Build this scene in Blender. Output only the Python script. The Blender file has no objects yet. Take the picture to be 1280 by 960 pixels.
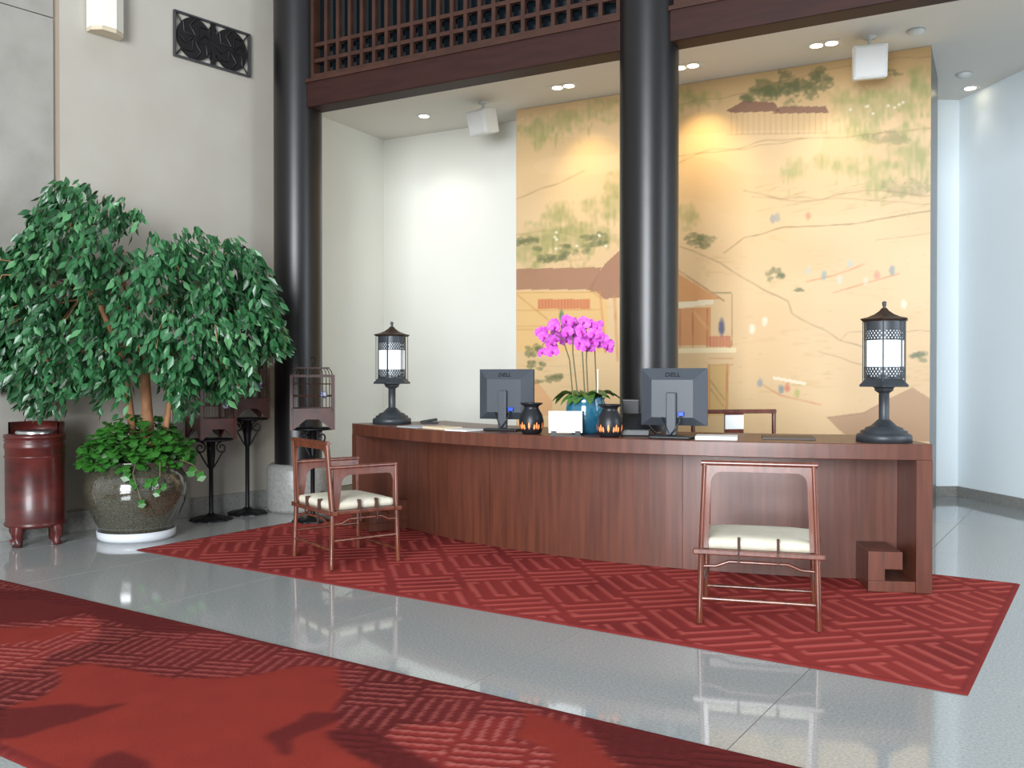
import bpy, math, random
import numpy as np
from mathutils import Matrix, Vector
random.seed(7); np.random.seed(7)
S = bpy.context.scene
COL = S.collection
# ------------------------------------------------------------------ camera
F, HC, HOR = 1140.0, 1.2, 470.0           # focal length in px of a 1280x960 frame, eye height, horizon row
PITCH = math.atan((480.0 - HOR) / F)      # looking very slightly down
cd = bpy.data.cameras.new('camera'); cam = bpy.data.objects.new('camera', cd); COL.objects.link(cam)
cd.sensor_fit = 'HORIZONTAL'; cd.sensor_width = 36.0; cd.lens = F / 1280.0 * 36.0
cd.clip_start = 0.05; cd.clip_end = 100
cam.location = (0, 0, HC); cam.rotation_euler = (math.pi / 2 - PITCH, 0, 0)
S.camera = cam
# ------------------------------------------------------------------ world, daylight, exposure
S.view_settings.view_transform = 'Standard'; S.view_settings.look = 'None'
S.view_settings.gamma = 1.0; S.view_settings.use_curve_mapping = False
S.view_settings.exposure = 0.3
W = bpy.data.worlds.new('daylight'); S.world = W; W.use_nodes = True
W.node_tree.nodes['Background'].inputs[0].default_value = (0.86, 0.93, 1.0, 1)
W.node_tree.nodes['Background'].inputs[1].default_value = 0.55
def area_light(name, loc, target, sx, sy, power, col):
    d = bpy.data.lights.new(name, 'AREA'); d.shape = 'RECTANGLE'; d.size = sx; d.size_y = sy
    d.energy = power; d.color = col
    o = bpy.data.objects.new(name, d); COL.objects.link(o); o.location = loc
    o.rotation_euler = (Vector(target) - Vector(loc)).to_track_quat('-Z', 'Y').to_euler()
    return o
area_light('window_daylight', (-3.0, -5.4, 2.7), (-1.2, 7.5, 2.2), 4.4, 4.6, 1750, (0.91, 0.96, 1.0))
area_light('side_window_daylight', (8.3, 1.2, 2.6), (1.0, 6.4, 1.6), 3.4, 4.6, 320, (0.84, 0.93, 1.0))

# ------------------------------------------------------------------ helpers
def P(px, py, Z):
    """point on the horizontal plane Z seen at a photo pixel"""
    c, s = math.cos(PITCH), math.sin(PITCH)
    a = (480.0 - py) / F
    dx, dy, dz = (px - 640.0) / F, c + a * s, a * c - s
    t = (Z - HC) / dz
    return Vector((dx * t, dy * t, Z))
def PY(px, py, Y):
    """point at depth Y seen at a photo pixel"""
    c, s = math.cos(PITCH), math.sin(PITCH)
    a = (480.0 - py) / F
    dx, dy, dz = (px - 640.0) / F, c + a * s, a * c - s
    t = Y / dy
    return Vector((dx * t, Y, HC + dz * t))
def PX(p):
    """photo pixel of a world point"""
    c, s = math.cos(PITCH), math.sin(PITCH)
    y, z = p[1], p[2] - HC
    d = y * c - z * s; u = z * c + y * s
    return 640 + F * p[0] / d, 480 - F * u / d
def lin(c):
    c = [v / 255.0 for v in c]
    return tuple(v / 12.92 if v <= 0.04045 else ((v + 0.055) / 1.055) ** 2.4 for v in c)
MATS = {}
def mat(name, rgb, rough=0.5, metal=0.0, spec=0.5, emit=None, emit_s=0, noise=None, bump=None, coat=0, trans=0, alpha=1, attr=None, sheen=0, ior=1.5):
    """procedural principled material; noise = (scale, rgb2, detail, stretch xyz); bump = (scale, strength)"""
    m = bpy.data.materials.new(name); m.use_nodes = True; MATS[name] = m
    nt = m.node_tree; b = nt.nodes['Principled BSDF']
    b.inputs['Base Color'].default_value = (*lin(rgb), 1)
    b.inputs['Roughness'].default_value = rough; b.inputs['Metallic'].default_value = metal
    b.inputs['Specular IOR Level'].default_value = spec; b.inputs['IOR'].default_value = ior
    b.inputs['Coat Weight'].default_value = coat; b.inputs['Coat Roughness'].default_value = 0.08
    b.inputs['Transmission Weight'].default_value = trans; b.inputs['Alpha'].default_value = alpha
    b.inputs['Sheen Weight'].default_value = sheen
    if emit:
        b.inputs['Emission Color'].default_value = (*lin(emit), 1); b.inputs['Emission Strength'].default_value = emit_s
    tc = nt.nodes.new('ShaderNodeTexCoord'); mp = nt.nodes.new('ShaderNodeMapping')
    nt.links.new(tc.outputs['Object'], mp.inputs[0])
    if noise:
        sc, rgb2, det, st = noise
        mp.inputs['Scale'].default_value = st
        n = nt.nodes.new('ShaderNodeTexNoise'); n.inputs['Scale'].default_value = sc; n.inputs['Detail'].default_value = det
        nt.links.new(mp.outputs[0], n.inputs[0])
        r = nt.nodes.new('ShaderNodeValToRGB')
        r.color_ramp.elements[0].position = 0.35; r.color_ramp.elements[1].position = 0.65
        r.color_ramp.elements[0].color = (*lin(rgb), 1); r.color_ramp.elements[1].color = (*lin(rgb2), 1)
        nt.links.new(n.outputs['Fac'], r.inputs[0]); nt.links.new(r.outputs[0], b.inputs['Base Color'])
    if attr:
        a = nt.nodes.new('ShaderNodeAttribute'); a.attribute_name = attr
        nt.links.new(a.outputs['Color'], b.inputs['Base Color'])
    if bump:
        n2 = nt.nodes.new('ShaderNodeTexNoise'); n2.inputs['Scale'].default_value = bump[0]; n2.inputs['Detail'].default_value = 4
        nt.links.new(mp.outputs[0], n2.inputs[0])
        bn = nt.nodes.new('ShaderNodeBump'); bn.inputs['Strength'].default_value = bump[1]; bn.inputs['Distance'].default_value = 0.01
        nt.links.new(n2.outputs['Fac'], bn.inputs['Height']); nt.links.new(bn.outputs[0], b.inputs['Normal'])
    return m
O1 = (1, 1, 1)
mat('plaster', (168, 163, 153), 0.85, noise=(2.5, (164, 158, 147), 3, O1), bump=(60, 0.05))
mat('bay_white', (240, 239, 230), 0.8, bump=(80, 0.03))
mat('ceiling_white', (226, 222, 214), 0.9)
mat('right_white', (240, 250, 255), 0.7)
mat('stone', (150, 146, 139), 0.45, noise=(3, (137, 133, 126), 8, O1), bump=(20, 0.05))
mat('base_stone', (128, 128, 124), 0.4, noise=(40, (146, 146, 142), 6, O1))
mat('granite', (150, 153, 151), 0.06, spec=0.8, noise=(90, (172, 174, 172), 6, O1), ior=1.6)
mat('grout', (122, 110, 92), 0.6)
mat('column_black', (15, 12, 13), 0.36, spec=0.55, bump=(6, 0.08))
mat('beam_wood', (52, 26, 21), 0.55, spec=0.25, noise=(4, (43, 21, 18), 6, (1, 1, 8)))
mat('lattice_wood', (68, 42, 32), 0.6, spec=0.25, noise=(6, (56, 34, 27), 4, O1))
mat('transom_glass', (14, 20, 24), 0.15, spec=0.5)
mat('desk_wood', (102, 55, 38), 0.4, spec=0.7, noise=(3.0, (82, 42, 29), 8, (9, 9, 0.6)), bump=(30, 0.02))
mat('chair_wood', (110, 58, 40), 0.26, spec=0.6, noise=(5, (84, 40, 28), 6, (6, 6, 1)), coat=0.3)
mat('cushion', (212, 206, 188), 0.85, noise=(14, (202, 196, 176), 4, O1), bump=(220, 0.15))
mat('tie', (70, 44, 36), 0.8)
mat('dark_metal', (54, 58, 63), 0.45, metal=0.3, noise=(12, (64, 68, 73), 4, O1))
mat('roof_metal', (64, 48, 40), 0.45, metal=0.4)
mat('lamp_glass', (238, 244, 246), 0.35, emit=(235, 245, 250), emit_s=0.35)
mat('lamp_glass_clear', (190, 190, 178), 0.1, trans=0.5)
mat('plastic_black', (26, 27, 30), 0.4)
mat('plastic_grey', (66, 71, 78), 0.45, bump=(200, 0.03))
mat('plastic_logo', (24, 25, 28), 0.3)
mat('blue_plug', (40, 80, 200), 0.4)
mat('white_plastic', (222, 224, 222), 0.5)
mat('paper', (236, 236, 234), 0.7)
mat('paper_cream', (222, 204, 172), 0.7)
mat('paper_grey', (172, 176, 182), 0.55)
mat('blue_glaze', (44, 108, 132), 0.15, spec=0.7, noise=(5, (30, 84, 110), 5, O1), coat=0.6)
mat('urn_black', (34, 36, 40), 0.4, metal=0.3)
mat('candle_glow', (255, 150, 90), 0.5, emit=(255, 140, 80), emit_s=0.3)
mat('petal', (206, 70, 200), 0.6, noise=(60, (222, 110, 218), 2, O1))
mat('petal_lip', (170, 30, 140), 0.5)
mat('stem_green', (96, 92, 60), 0.6)
mat('stake', (206, 200, 190), 0.6)
mat('orchid_leaf', (84, 128, 52), 0.4, noise=(9, (60, 98, 40), 3, O1))
mat('leaf', (46, 104, 50), 0.33, spec=0.5, attr='tint')
mat('leaf_one', (36, 88, 48), 0.36, spec=0.5, noise=(3, (54, 108, 66), 2, O1))
mat('ivy_leaf', (30, 78, 27), 0.4, noise=(6, (58, 116, 40), 3, O1))
mat('bark', (170, 122, 84), 0.7, noise=(8, (136, 94, 62), 6, (3, 3, 1)), bump=(30, 0.3))
mat('soil', (60, 46, 36), 0.9, bump=(40, 0.5))
mat('pot_glaze', (46, 47, 44), 0.12, spec=0.7, noise=(110, (86, 82, 66), 5, O1), coat=0.7)
mat('saucer', (206, 210, 216), 0.3)
mat('lacquer', (84, 28, 23), 0.36, spec=0.45, noise=(4, (58, 18, 17), 5, (1, 1, 3)), coat=0.1)
mat('steel', (190, 190, 188), 0.25, metal=0.9)
mat('cage_wood', (78, 34, 23), 0.4, noise=(10, (56, 24, 17), 4, O1), coat=0.1)
mat('cage_bar', (70, 44, 30), 0.5)
mat('porcelain', (220, 224, 230), 0.2, noise=(30, (70, 90, 150), 2, O1))
mat('iron', (24, 24, 27), 0.45, metal=0.5)
mat('vent_black', (14, 9, 10), 0.5)
mat('vent_frame', (80, 80, 82), 0.4, metal=0.6)
mat('shadow_brown', (150, 136, 120), 0.7)
mat('sconce_plate', (196, 182, 158), 0.5)
mat('sconce_white', (226, 222, 210), 0.5)
mat('brass', (190, 150, 90), 0.35, metal=0.8)
mat('bulb', (255, 240, 210), 0.4, emit=(255, 236, 200), emit_s=9)
mat('rug', (150, 50, 50), 0.95, attr='tint', spec=0.1, bump=(300, 0.25))
mat('mural_paint', (230, 200, 150), 0.42, attr='tint', spec=0.4)
mat('mural_side', (96, 94, 94), 0.3)
mat('leather', (62, 48, 42), 0.5)
mat('window_frame', (60, 40, 34), 0.5)
mat('glass', (240, 245, 250), 0.02, trans=1.0)

class MB:
    """mesh builder: collects shapes, build() links ONE mesh object"""
    def __init__(s): s.v = []; s.f = []; s.sm = []
    def add(s, vs, fs, smooth=False):
        o = len(s.v); s.v += [tuple(x) for x in vs]; s.f += [tuple(i + o for i in f) for f in fs]; s.sm += [smooth] * len(fs); return s
    def box(s, x0, x1, y0, y1, z0, z1, M=None):
        vs = [Vector((x, y, z)) for z in (z0, z1) for y in (y0, y1) for x in (x0, x1)]
        if M is not None: vs = [M @ v for v in vs]
        return s.add(vs, [(0, 2, 3, 1), (4, 5, 7, 6), (0, 1, 5, 4), (2, 6, 7, 3), (0, 4, 6, 2), (1, 3, 7, 5)])
    def tube(s, pts, r, n=8, smooth=True, M=None, flat=1.0):
        pts = [Vector(p) for p in pts]; rs = r if isinstance(r, (list, tuple)) else [r] * len(pts)
        rings = []; up = None
        for i, p in enumerate(pts):
            t = (pts[min(i + 1, len(pts) - 1)] - pts[max(i - 1, 0)]).normalized()
            if up is None: up = Vector((0, 0, 1)) if abs(t.z) < 0.9 else Vector((1, 0, 0))
            a = t.cross(up).normalized(); b = a.cross(t).normalized(); up = b
            rings.append([p + (a * math.cos(2 * math.pi * k / n) + b * flat * math.sin(2 * math.pi * k / n)) * rs[i] for k in range(n)])
        vs = [v for R in rings for v in R]
        if M is not None: vs = [M @ v for v in vs]
        fs = [(i * n + k, i * n + (k + 1) % n, (i + 1) * n + (k + 1) % n, (i + 1) * n + k) for i in range(len(pts) - 1) for k in range(n)]
        s.add(vs, fs, smooth)
        s.add([vs[k] for k in range(n)], [tuple(range(n))[::-1]]); s.add([vs[-n + k] for k in range(n)], [tuple(range(n))])
        return s
    def lathe(s, prof, n=32, c=(0, 0, 0), smooth=True, a0=0, a1=2 * math.pi, rot=0):
        full = abs(a1 - a0 - 2 * math.pi) < 1e-6; m = n if full else n + 1
        vs = [(c[0] + r * math.cos(rot + a0 + (a1 - a0) * k / n), c[1] + r * math.sin(rot + a0 + (a1 - a0) * k / n), c[2] + z) for r, z in prof for k in range(m)]
        fs = []
        for i in range(len(prof) - 1):
            for k in range(n):
                k2 = (k + 1) % m if full else k + 1
                fs.append((i * m + k, i * m + k2, (i + 1) * m + k2, (i + 1) * m + k))
        return s.add(vs, fs, smooth)
    def prism(s, poly, ax, d0, d1, M=None):
        """extrude a 2D polygon; ax='y': poly in xz, extruded along y; ax='z': poly in xy"""
        def V(p, d): return Vector((p[0], d, p[1])) if ax == 'y' else (Vector((p[0], p[1], d)) if ax == 'z' else Vector((d, p[0], p[1])))
        n = len(poly); vs = [V(p, d0) for p in poly] + [V(p, d1) for p in poly]
        if M is not None: vs = [M @ v for v in vs]
        return s.add(vs, [tuple(range(n)), tuple(range(2 * n - 1, n - 1, -1))] + [(i, i + n, (i + 1) % n + n, (i + 1) % n) for i in range(n)])
    def build(s, name, m, parent=None, bevel=0, fix=True):
        me = bpy.data.meshes.new(name); me.from_pydata(s.v, [], s.f)
        me.polygons.foreach_set('use_smooth', s.sm)
        if fix:
            import bmesh
            bm = bmesh.new(); bm.from_mesh(me); bmesh.ops.recalc_face_normals(bm, faces=bm.faces[:]); bm.to_mesh(me); bm.free()
        me.materials.append(MATS[m]); me.update()
        o = bpy.data.objects.new(name, me); COL.objects.link(o)
        if parent is not None: o.parent = parent
        if bevel:
            b = o.modifiers.new('bevel', 'BEVEL'); b.width = bevel; b.segments = 2; b.limit_method = 'ANGLE'; b.angle_limit = 0.7
        return o
def tag(o, label=None, cat=None, group=None, kind=None):
    if label: o['label'] = label
    if cat: o['category'] = cat
    if group: o['group'] = group
    if kind: o['kind'] = kind
    return o
def thing(name, loc, rz, label, cat, group=None):
    o = bpy.data.objects.new(name, None); COL.objects.link(o); o.empty_display_size = 0.1
    o.location = loc; o.rotation_euler = (0, 0, rz); return tag(o, label, cat, group)
def struct(mb, name, m, parent=None, bevel=0):
    o = mb.build(name, m, parent, bevel)
    if parent is None: o['kind'] = 'structure'
    return o
def copy_obj(o, parent):
    c = o.copy(); COL.objects.link(c); c.parent = parent; return c
def copy_tree(o, parent=None):
    c = copy_obj(o, parent)
    for ch in [x for x in S.objects if x.parent == o]: copy_tree(ch, c)
    return c
def frame(origin, xdir):
    """matrix: local x along xdir on the ground, local y to its left, z up"""
    a = math.atan2(xdir[1], xdir[0]); return Matrix.Translation(origin) @ Matrix.Rotation(a, 4, 'Z')
def R(deg): return math.radians(deg)

# ------------------------------------------------------------------ layout
CEIL = 3.95
U = Vector((math.cos(R(-28)), math.sin(R(-28)), 0)); V = Vector((-U.y, U.x, 0))          # bay: along and into
ML = P(645, 137, CEIL); ML.z = 0                                                       # mural left / right ends on the ground
MRd = P(1164, 57, CEIL); MRd.z = 0
ML = MRd - U * ((MRd - ML).length)
WB = ML + V * 0.35                                                                      # white wall behind mural plane
def line_at_px(p, d, px):
    k = (px - 640) / F; t = (k * p.y - p.x) / (d.x - k * d.y); return p + d * t
BC = line_at_px(WB, U, 480)                                                             # bay's inner left corner
LP = PY(373, HOR, 8.2); LP.z = 0; RP = PY(811, HOR, 6.62); RP.z = 0                     # column centres
CR = 0.212
BD = (RP - LP).normalized(); BN = Vector((-BD.y, BD.x, 0))                              # beam direction
LW0 = P(345, 632, 0); LWD = Vector((math.cos(R(50)), math.sin(R(50)), 0))               # left wall foot and direction
LWN = Vector((LWD.y, -LWD.x, 0))                                                        # its normal, into the room
def lw_px(px): return line_at_px(LW0, LWD, px)
def lw_dist(p): return (Vector((p[0], p[1], 0)) - LW0).dot(LWN)

# floor: stone tiles on a bed, laid along the carpets' direction
FA = R(-33.2); FX = Vector((math.cos(FA), math.sin(FA), 0)); FY = Vector((-FX.y, FX.x, 0))
fl = struct(MB().box(-10, 10, -6.2, 14, -0.12, -0.004), 'floor', 'grout')
T = 1.05; TL = 1.42
seam = P(950, 897, 0)
su = seam.dot(FX); edge_v = P(640, 770, 0).dot(FY)
tile = None; tb = 0.002
for i in range(-9, 9):
    for j in range(-9, 12):
        c = FX * (su + (i + 0.5) * T) + FY * (edge_v + 0.12 + (j - 0.5) * TL)
        if c.y < -5.3 or c.y > 12.5 or abs(c.x) > 8.6: continue
        if lw_dist(c) < -0.4 and c.x < 0: continue
        q = c - LP
        if tile is None:
            h = T / 2 - tb; hl = TL / 2 - tb
            tile = MB().box(-h, h, -hl, hl, -0.006, 0).build('floor_tile', 'granite', fl); t = tile
        else:
            t = copy_obj(tile, fl)
        t.location = (c.x, c.y, 0); t.rotation_euler = (0, 0, FA + math.pi * random.randint(0, 1))

# left wall with its stone-clad end and stone skirting
A0 = LW0 + LWD * 0.25; corner = lw_px(76)
M = frame(corner, LWD); Lw = (A0 - corner).length
wl = struct(MB().box(0, Lw, 0, 0.25, 0, 6.0, M), 'wall_left', 'plaster')
MB().box(-0.05, 0, -0.0, 0.25, 0, 6.0, M).build('shadow_strip', 'brass', wl).data.materials[0] = MATS['shadow_brown']  # soft shadow beside the stone cladding, put in as a brownish strip
zj = PY(62, 22, lw_px(62).y).z; zs = [0, zj - 2.6, zj, 6.0]
for a in range(9):
    for k in range(3):
        MB().box(-0.05 - (a + 1) * 1.25 + 0.004, -0.05 - a * 1.25 - 0.004, -0.02, 0.25, zs[k] + 0.004, zs[k + 1] - 0.004, M).build('stone_panel', 'stone', wl)
struct(MB().box(-11.3, -0.05, 0.004, 0.25, 0, 6.0, M), 'wall_left_core', 'stone')
bl = struct(MB().box(-11.3, Lw - 0.1, -0.035, 0.05, 0, 0.16, M), 'baseboard_left', 'base_stone', bevel=0.004)

# the bay behind the columns
side_end = BC - V * 2.6
M = frame(BC, V)
struct(MB().box(-2.75, 0.15, 0, 0.15, 0, CEIL, M), 'wall_bay_side', 'bay_white')
M = frame(BC, U); wlen = (ML - BC).dot(U) + 0.6
struct(MB().box(-0.1, wlen, 0, 0.15, 0, CEIL, M), 'wall_back', 'bay_white')
M = frame(ML, U); mw = (MRd - ML).length
struct(MB().box(0, mw, 0.012, 0.95, 0, CEIL, M), 'wall_mural', 'mural_side')
# right: passage wall behind the mural block
RC = P(1197, 620, 0); RE = P(1280, 637, 0); rd = (RE - RC).normalized()
M = frame(RC, rd)
struct(MB().box(0, 5.0, 0, 0.15, 0, CEIL, M), 'wall_right', 'right_white')
struct(MB().box(0, 5.0, -0.02, 0.05, 0, 0.1, M), 'baseboard_right', 'base_stone')
M2 = frame(RC - Vector((0.9, 0.02, 0)), (1, 0.02))
struct(MB().box(-1.5, 1.05, 0, 0.15, 0, CEIL, M2), 'wall_passage', 'right_white')
struct(MB().box(-1.5, 0.9, -0.02, 0.05, 0, 0.1, M2), 'baseboard_passage', 'base_stone')
# ceiling of the bay
f0 = LP + BN * 0.12 - BD * 0.6; f1 = LP + BN * 0.12 + BD * 9.5
struct(MB().prism([(f0.x, f0.y), (f1.x, f1.y), (9, 13), (-4.5, 13)], 'z', CEIL, CEIL + 0.15), 'ceiling', 'ceiling_white')
# wall above the beam, behind the transom
M = frame(LP, BD)
struct(MB().box(-0.5, 9.5, 0.12, 0.2, CEIL + 0.15, 6.0, M), 'wall_upper', 'transom_glass')

# ------------------------------------------------------------------ columns
for c, nm in ((LP, 'left'), (RP, 'right')):
    t = thing('column', c, 0, {'left': 'round black lacquered column standing against the left plaster wall beside the birdcages',
        'right': 'round black lacquered column rising behind the reception desk in front of the mural'}[nm], 'column', 'black hall columns')
    MB().lathe([(CR * 0.99, 0.3), (CR, 2.5), (CR, 6.0)], 48).build('shaft', 'column_black', t)
    MB().lathe([(0, 0.001), (0.27, 0.001), (0.282, 0.03), (0.282, 0.36), (0.27, 0.4), (0.245, 0.42), (CR - 0.02, 0.42)], 40).build('plinth', 'base_stone', t)

# beams and latticed transoms between the columns
ZB = 3.555; BH = 0.25
def transom(a, b, label, n):
    d = b - a; L = d.length
    t = thing('latticed_transom', a, math.atan2(d.y, d.x), label, 'transom', 'dark lattice transoms')
    bm = MB().box(0, L, -0.1, 0.1, ZB, ZB + BH).build('beam', 'beam_wood', t, 0.012)
    MB().box(0, L, -0.115, -0.1, ZB + BH - 0.035, ZB + BH - 0.005).build('moulding', 'lattice_wood', bm)
    z0 = ZB + BH; z1 = 5.6
    fr = MB().box(0, 0.05, -0.06, 0.04, z0, z1).box(L - 0.05, L, -0.06, 0.04, z0, z1).box(0.05, L - 0.05, -0.06, 0.04, z0, z0 + 0.045).box(0.05, L - 0.05, -0.06, 0.04, z1 - 0.05, z1)
    fr.build('frame', 'lattice_wood', t)
    w = 0.032
    bar = None
    for k in range(1, n):
        x = 0.05 + (L - 0.1) * k / n
        if bar is None: bar = MB().box(-w / 2, w / 2, -0.05, -0.01, z0 + 0.04, z1 - 0.04).build('lattice_bar', 'lattice_wood', t); o = bar
        else: o = copy_obj(bar, t)
        o.location = (x, 0, 0)
    rail = None
    for z in (z0 + 0.165, z0 + 0.305):
        if rail is None: rail = MB().box(0.04, L - 0.04, -0.048, -0.012, -w / 2, w / 2).build('lattice_rail', 'lattice_wood', t); o = rail
        else: o = copy_obj(rail, t)
        o.location = (0, 0, z)
    MB().box(0.03, L - 0.03, 0.03, 0.04, z0 + 0.03, z1 - 0.03).build('glass_pane', 'transom_glass', t)
transom(LP + BD * (CR - 0.03), RP - BD * (CR - 0.03), 'dark latticed wood transom on a red-brown beam spanning between the two columns', 22)
transom(RP + BD * (CR - 0.03), RP + BD * 4.2, 'dark latticed wood transom above the mural, meeting only the column behind the desk', 27)

# ------------------------------------------------------------------ mural (flat painted silk, colours held by a fine grid)
def mural():
    NX, NZ = 460, 440
    us = np.linspace(0, mw, NX); zz = np.linspace(0, CEIL - 0.003, NZ)
    gu, gz = np.meshgrid(us, zz)
    wx = ML.x + U.x * gu - V.x * 0.004; wy = ML.y + U.y * gu - V.y * 0.004
    c, s = math.cos(PITCH), math.sin(PITCH)
    dd = wy * c - (gz - HC) * s; uu = (gz - HC) * c + wy * s
    X = 640 + F * wx / dd; Y = 480 - F * uu / dd                # where each point of the painting sits in the photograph
    rng = np.random.RandomState(3)
    def noise(sx, sy, seed):
        r = np.random.RandomState(seed); g = r.rand(64, 64)
        a = X / sx % 63; b = Y / sy % 63
        i = a.astype(int); j = b.astype(int); fx = a - i; fy = b - j
        fx = fx * fx * (3 - 2 * fx); fy = fy * fy * (3 - 2 * fy)
        return (g[j, i] * (1 - fx) + g[j, i + 1] * fx) * (1 - fy) + (g[j + 1, i] * (1 - fx) + g[j + 1, i + 1] * fx) * fy
    base = np.array([221, 187, 142.]); img = np.ones(X.shape + (3,)) * base
    def mix(col, a):
        a = np.clip(a, 0, 1)[..., None]; img[...] = img * (1 - a) + np.array(col, float) * a
    # warm drift in the silk, beam's shade painted over the top, hazy hills, water ripples
    mix((220, 186, 138), 0.6 * noise(90, 60, 1)); mix((231, 200, 156), 0.5 * noise(60, 40, 2))
    mix((188, 152, 100), 0.6 * np.clip((130 - Y) / 60 + 0.3 * noise(80, 14, 4), 0, 1))
    mix((208, 174, 124), 0.35 * np.clip((300 - Y) / 120, 0, 1) * (noise(120, 26, 5) > 0.5))
    rip = noise(14, 2.6, 6) * noise(60, 30, 7); mix((196, 162, 112), 1.1 * np.clip(rip - 0.42, 0, 1) * (Y > 285))
    def blob(x, y, rx, ry, col, a, rough=0.5, seed=11):
        d = ((X - x) / rx) ** 2 + ((Y - y) / ry) ** 2
        n = 0.6 * noise(max(rx, ry) * 0.25 + 3, max(rx, ry) * 0.2 + 2.5, seed) + 0.4 * noise(3.1, 2.6, seed + 1)
        mix(col, a * np.clip((1.15 - d + rough * (n - 0.5) * 2.6) * 1.1, 0, 1))
    def poly(pts, col, a, soft=1.0):
        ins = np.zeros(X.shape, bool); n = len(pts)
        for i in range(n):
            (x0, y0), (x1, y1) = pts[i], pts[(i + 1) % n]
            if y0 == y1: continue
            cond = ((y0 > Y) != (y1 > Y)) & (X < (x1 - x0) * (Y - y0) / (y1 - y0) + x0); ins ^= cond
        mix(col, a * ins)
    def line(pts, w, col, a, jitter=0.0, seed=5):
        jj = jitter * (noise(25, 25, seed) - 0.5)
        d = np.full(X.shape, 1e9)
        for (x0, y0), (x1, y1) in zip(pts[:-1], pts[1:]):
            L2 = (x1 - x0) ** 2 + (y1 - y0) ** 2
            t = np.clip(((X - x0) * (x1 - x0) + (Y + jj - y0) * (y1 - y0)) / L2, 0, 1)
            d = np.minimum(d, np.hypot(X - x0 - t * (x1 - x0), Y + jj - y0 - t * (y1 - y0)))
        mix(col, a * 0.8 * np.clip((w * 0.62 - d) / 1.2 + 0.5, 0, 1) * (0.55 + 0.7 * noise(9, 9, seed + 40)))
    def willow(x, y, rx, ry, col=(128, 142, 74), a=0.6, seed=3):
        sd = seed + int(x) % 11; st = noise(3.2, 20, sd); lump = noise(11, 9, sd + 3) * 0.6 + noise(4, 6, sd + 5) * 0.4
        top = np.clip((Y - y) / ry, -1, 1); d = ((X - x) / (rx * 1.25)) ** 2 + (np.where(Y < y, (Y - y) / (ry * 1.05), (Y - y) / (ry * 1.35 * (0.5 + st)))) ** 2
        mix((170, 168, 112), a * 0.55 * np.clip((1.1 - d + 1.6 * (lump - 0.5)) * 0.8, 0, 1)); mix(col, a * 0.75 * np.clip((0.95 - d + 2.2 * (lump - 0.5)) * 0.7, 0, 1) * np.clip(0.25 + 0.8 * st, 0, 1))
    def pine(x, y, rx, ry, seed=9):
        for k in range(7):
            blob(x + rng.uniform(-rx, rx), y + rng.uniform(-ry, ry) * 0.7, rx * 0.45, ry * 0.42, (104, 108, 72), 0.55, 0.9, seed + k)
    G, D = (128, 142, 74), (104, 108, 70)
    # ridge lines and paths
    for pts, w, a in (([(848, 130), (930, 118), (1010, 92), (1090, 78), (1165, 70)], 1.4, 0.35), ([(848, 196), (900, 190), (960, 176), (1060, 172), (1165, 160)], 1.2, 0.5),
            ([(848, 205), (890, 186), (930, 186), (1010, 174)], 1.2, 0.4), ([(905, 318), (930, 298), (980, 285), (1060, 280), (1110, 272), (1165, 262)], 1.3, 0.75),
            ([(850, 308), (900, 330), (950, 360), (985, 378), (990, 392), (1030, 412), (1050, 424), (1095, 440)], 1.5, 0.5), ([(1050, 424), (1060, 415), (1165, 415)], 1.1, 0.45),
            ([(1025, 440), (1060, 452), (1090, 458)], 1.3, 0.45), ([(930, 240), (1000, 252), (1080, 238), (1165, 244)], 1.5, 0.45), ([(940, 248), (1010, 246), (1100, 252), (1165, 254)], 1.1, 0.4),
            ([(1095, 302), (1165, 290)], 1.0, 0.4), ([(646, 248), (690, 232), (730, 214)], 1.4, 0.4), ([(646, 292), (680, 288), (720, 296)], 1.2, 0.35)):
        line(pts, w, (134, 108, 78), a, 5)
    for k in range(46):
        x, y = rng.uniform(930, 1160), rng.uniform(232, 268); l = rng.uniform(8, 26)
        line([(x, y), (x + l, y - l * 0.22)], 0.7, (150, 128, 86), 0.35)
    for k in range(90):
        x, y = rng.uniform(650, 1160), rng.uniform(300, 530); l = rng.uniform(3, 9)
        line([(x, y), (x + l, y - 1)], 0.7, (176, 150, 96), 0.4)
    # hilltop hall with its trees
    pine(975, 112, 26, 22); pine(1000, 104, 22, 20, 21); pine(1022, 98, 16, 16, 31); pine(950, 118, 22, 12, 41)
    pine(1100, 92, 26, 6, 51)
    poly([(908, 138), (914, 141), (975, 139), (968, 128), (930, 126)], (124, 86, 74), 0.75); poly([(966, 142), (975, 133), (1032, 133), (1036, 141)], (124, 86, 74), 0.7)
    for x in range(914, 1034, 7): line([(x, 142), (x, 168)], 0.8, (170, 124, 82), 0.45)
    line([(908, 168), (1034, 166)], 1.0, (160, 130, 90), 0.5)
    # willows on the right and near the top left
    for a in ((1065, 132, 26, 26), (1100, 128, 26, 22), (1140, 122, 24, 28), (1150, 96, 14, 16), (992, 212, 16, 17), (1026, 202, 10, 13), (1058, 206, 20, 15), (1096, 218, 22, 24), (1140, 190, 26, 40), (1084, 168, 14, 18), (868, 122, 26, 12),
            (676, 160, 24, 20), (712, 150, 24, 16), (752, 136, 22, 16)): willow(*a)
    blob(1130, 235, 34, 12, D, 0.3, 0.9, 15); blob(1110, 172, 30, 8, D, 0.35, 0.9, 16)
    # trees over the pavilion on the left
    for a in ((676, 300, 28, 22), (712, 296, 26, 22), (742, 296, 26, 18), (700, 268, 18, 20), (752, 262, 22, 18), (768, 240, 12, 24), (664, 318, 20, 18), (860, 268, 14, 16)): willow(*a, col=(120, 126, 66), a=0.65, seed=8)
    for a in ((660, 305), (690, 322), (720, 312), (745, 300), (868, 300)): pine(a[0], a[1], 16, 10, 60 + a[0] % 7)
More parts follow.
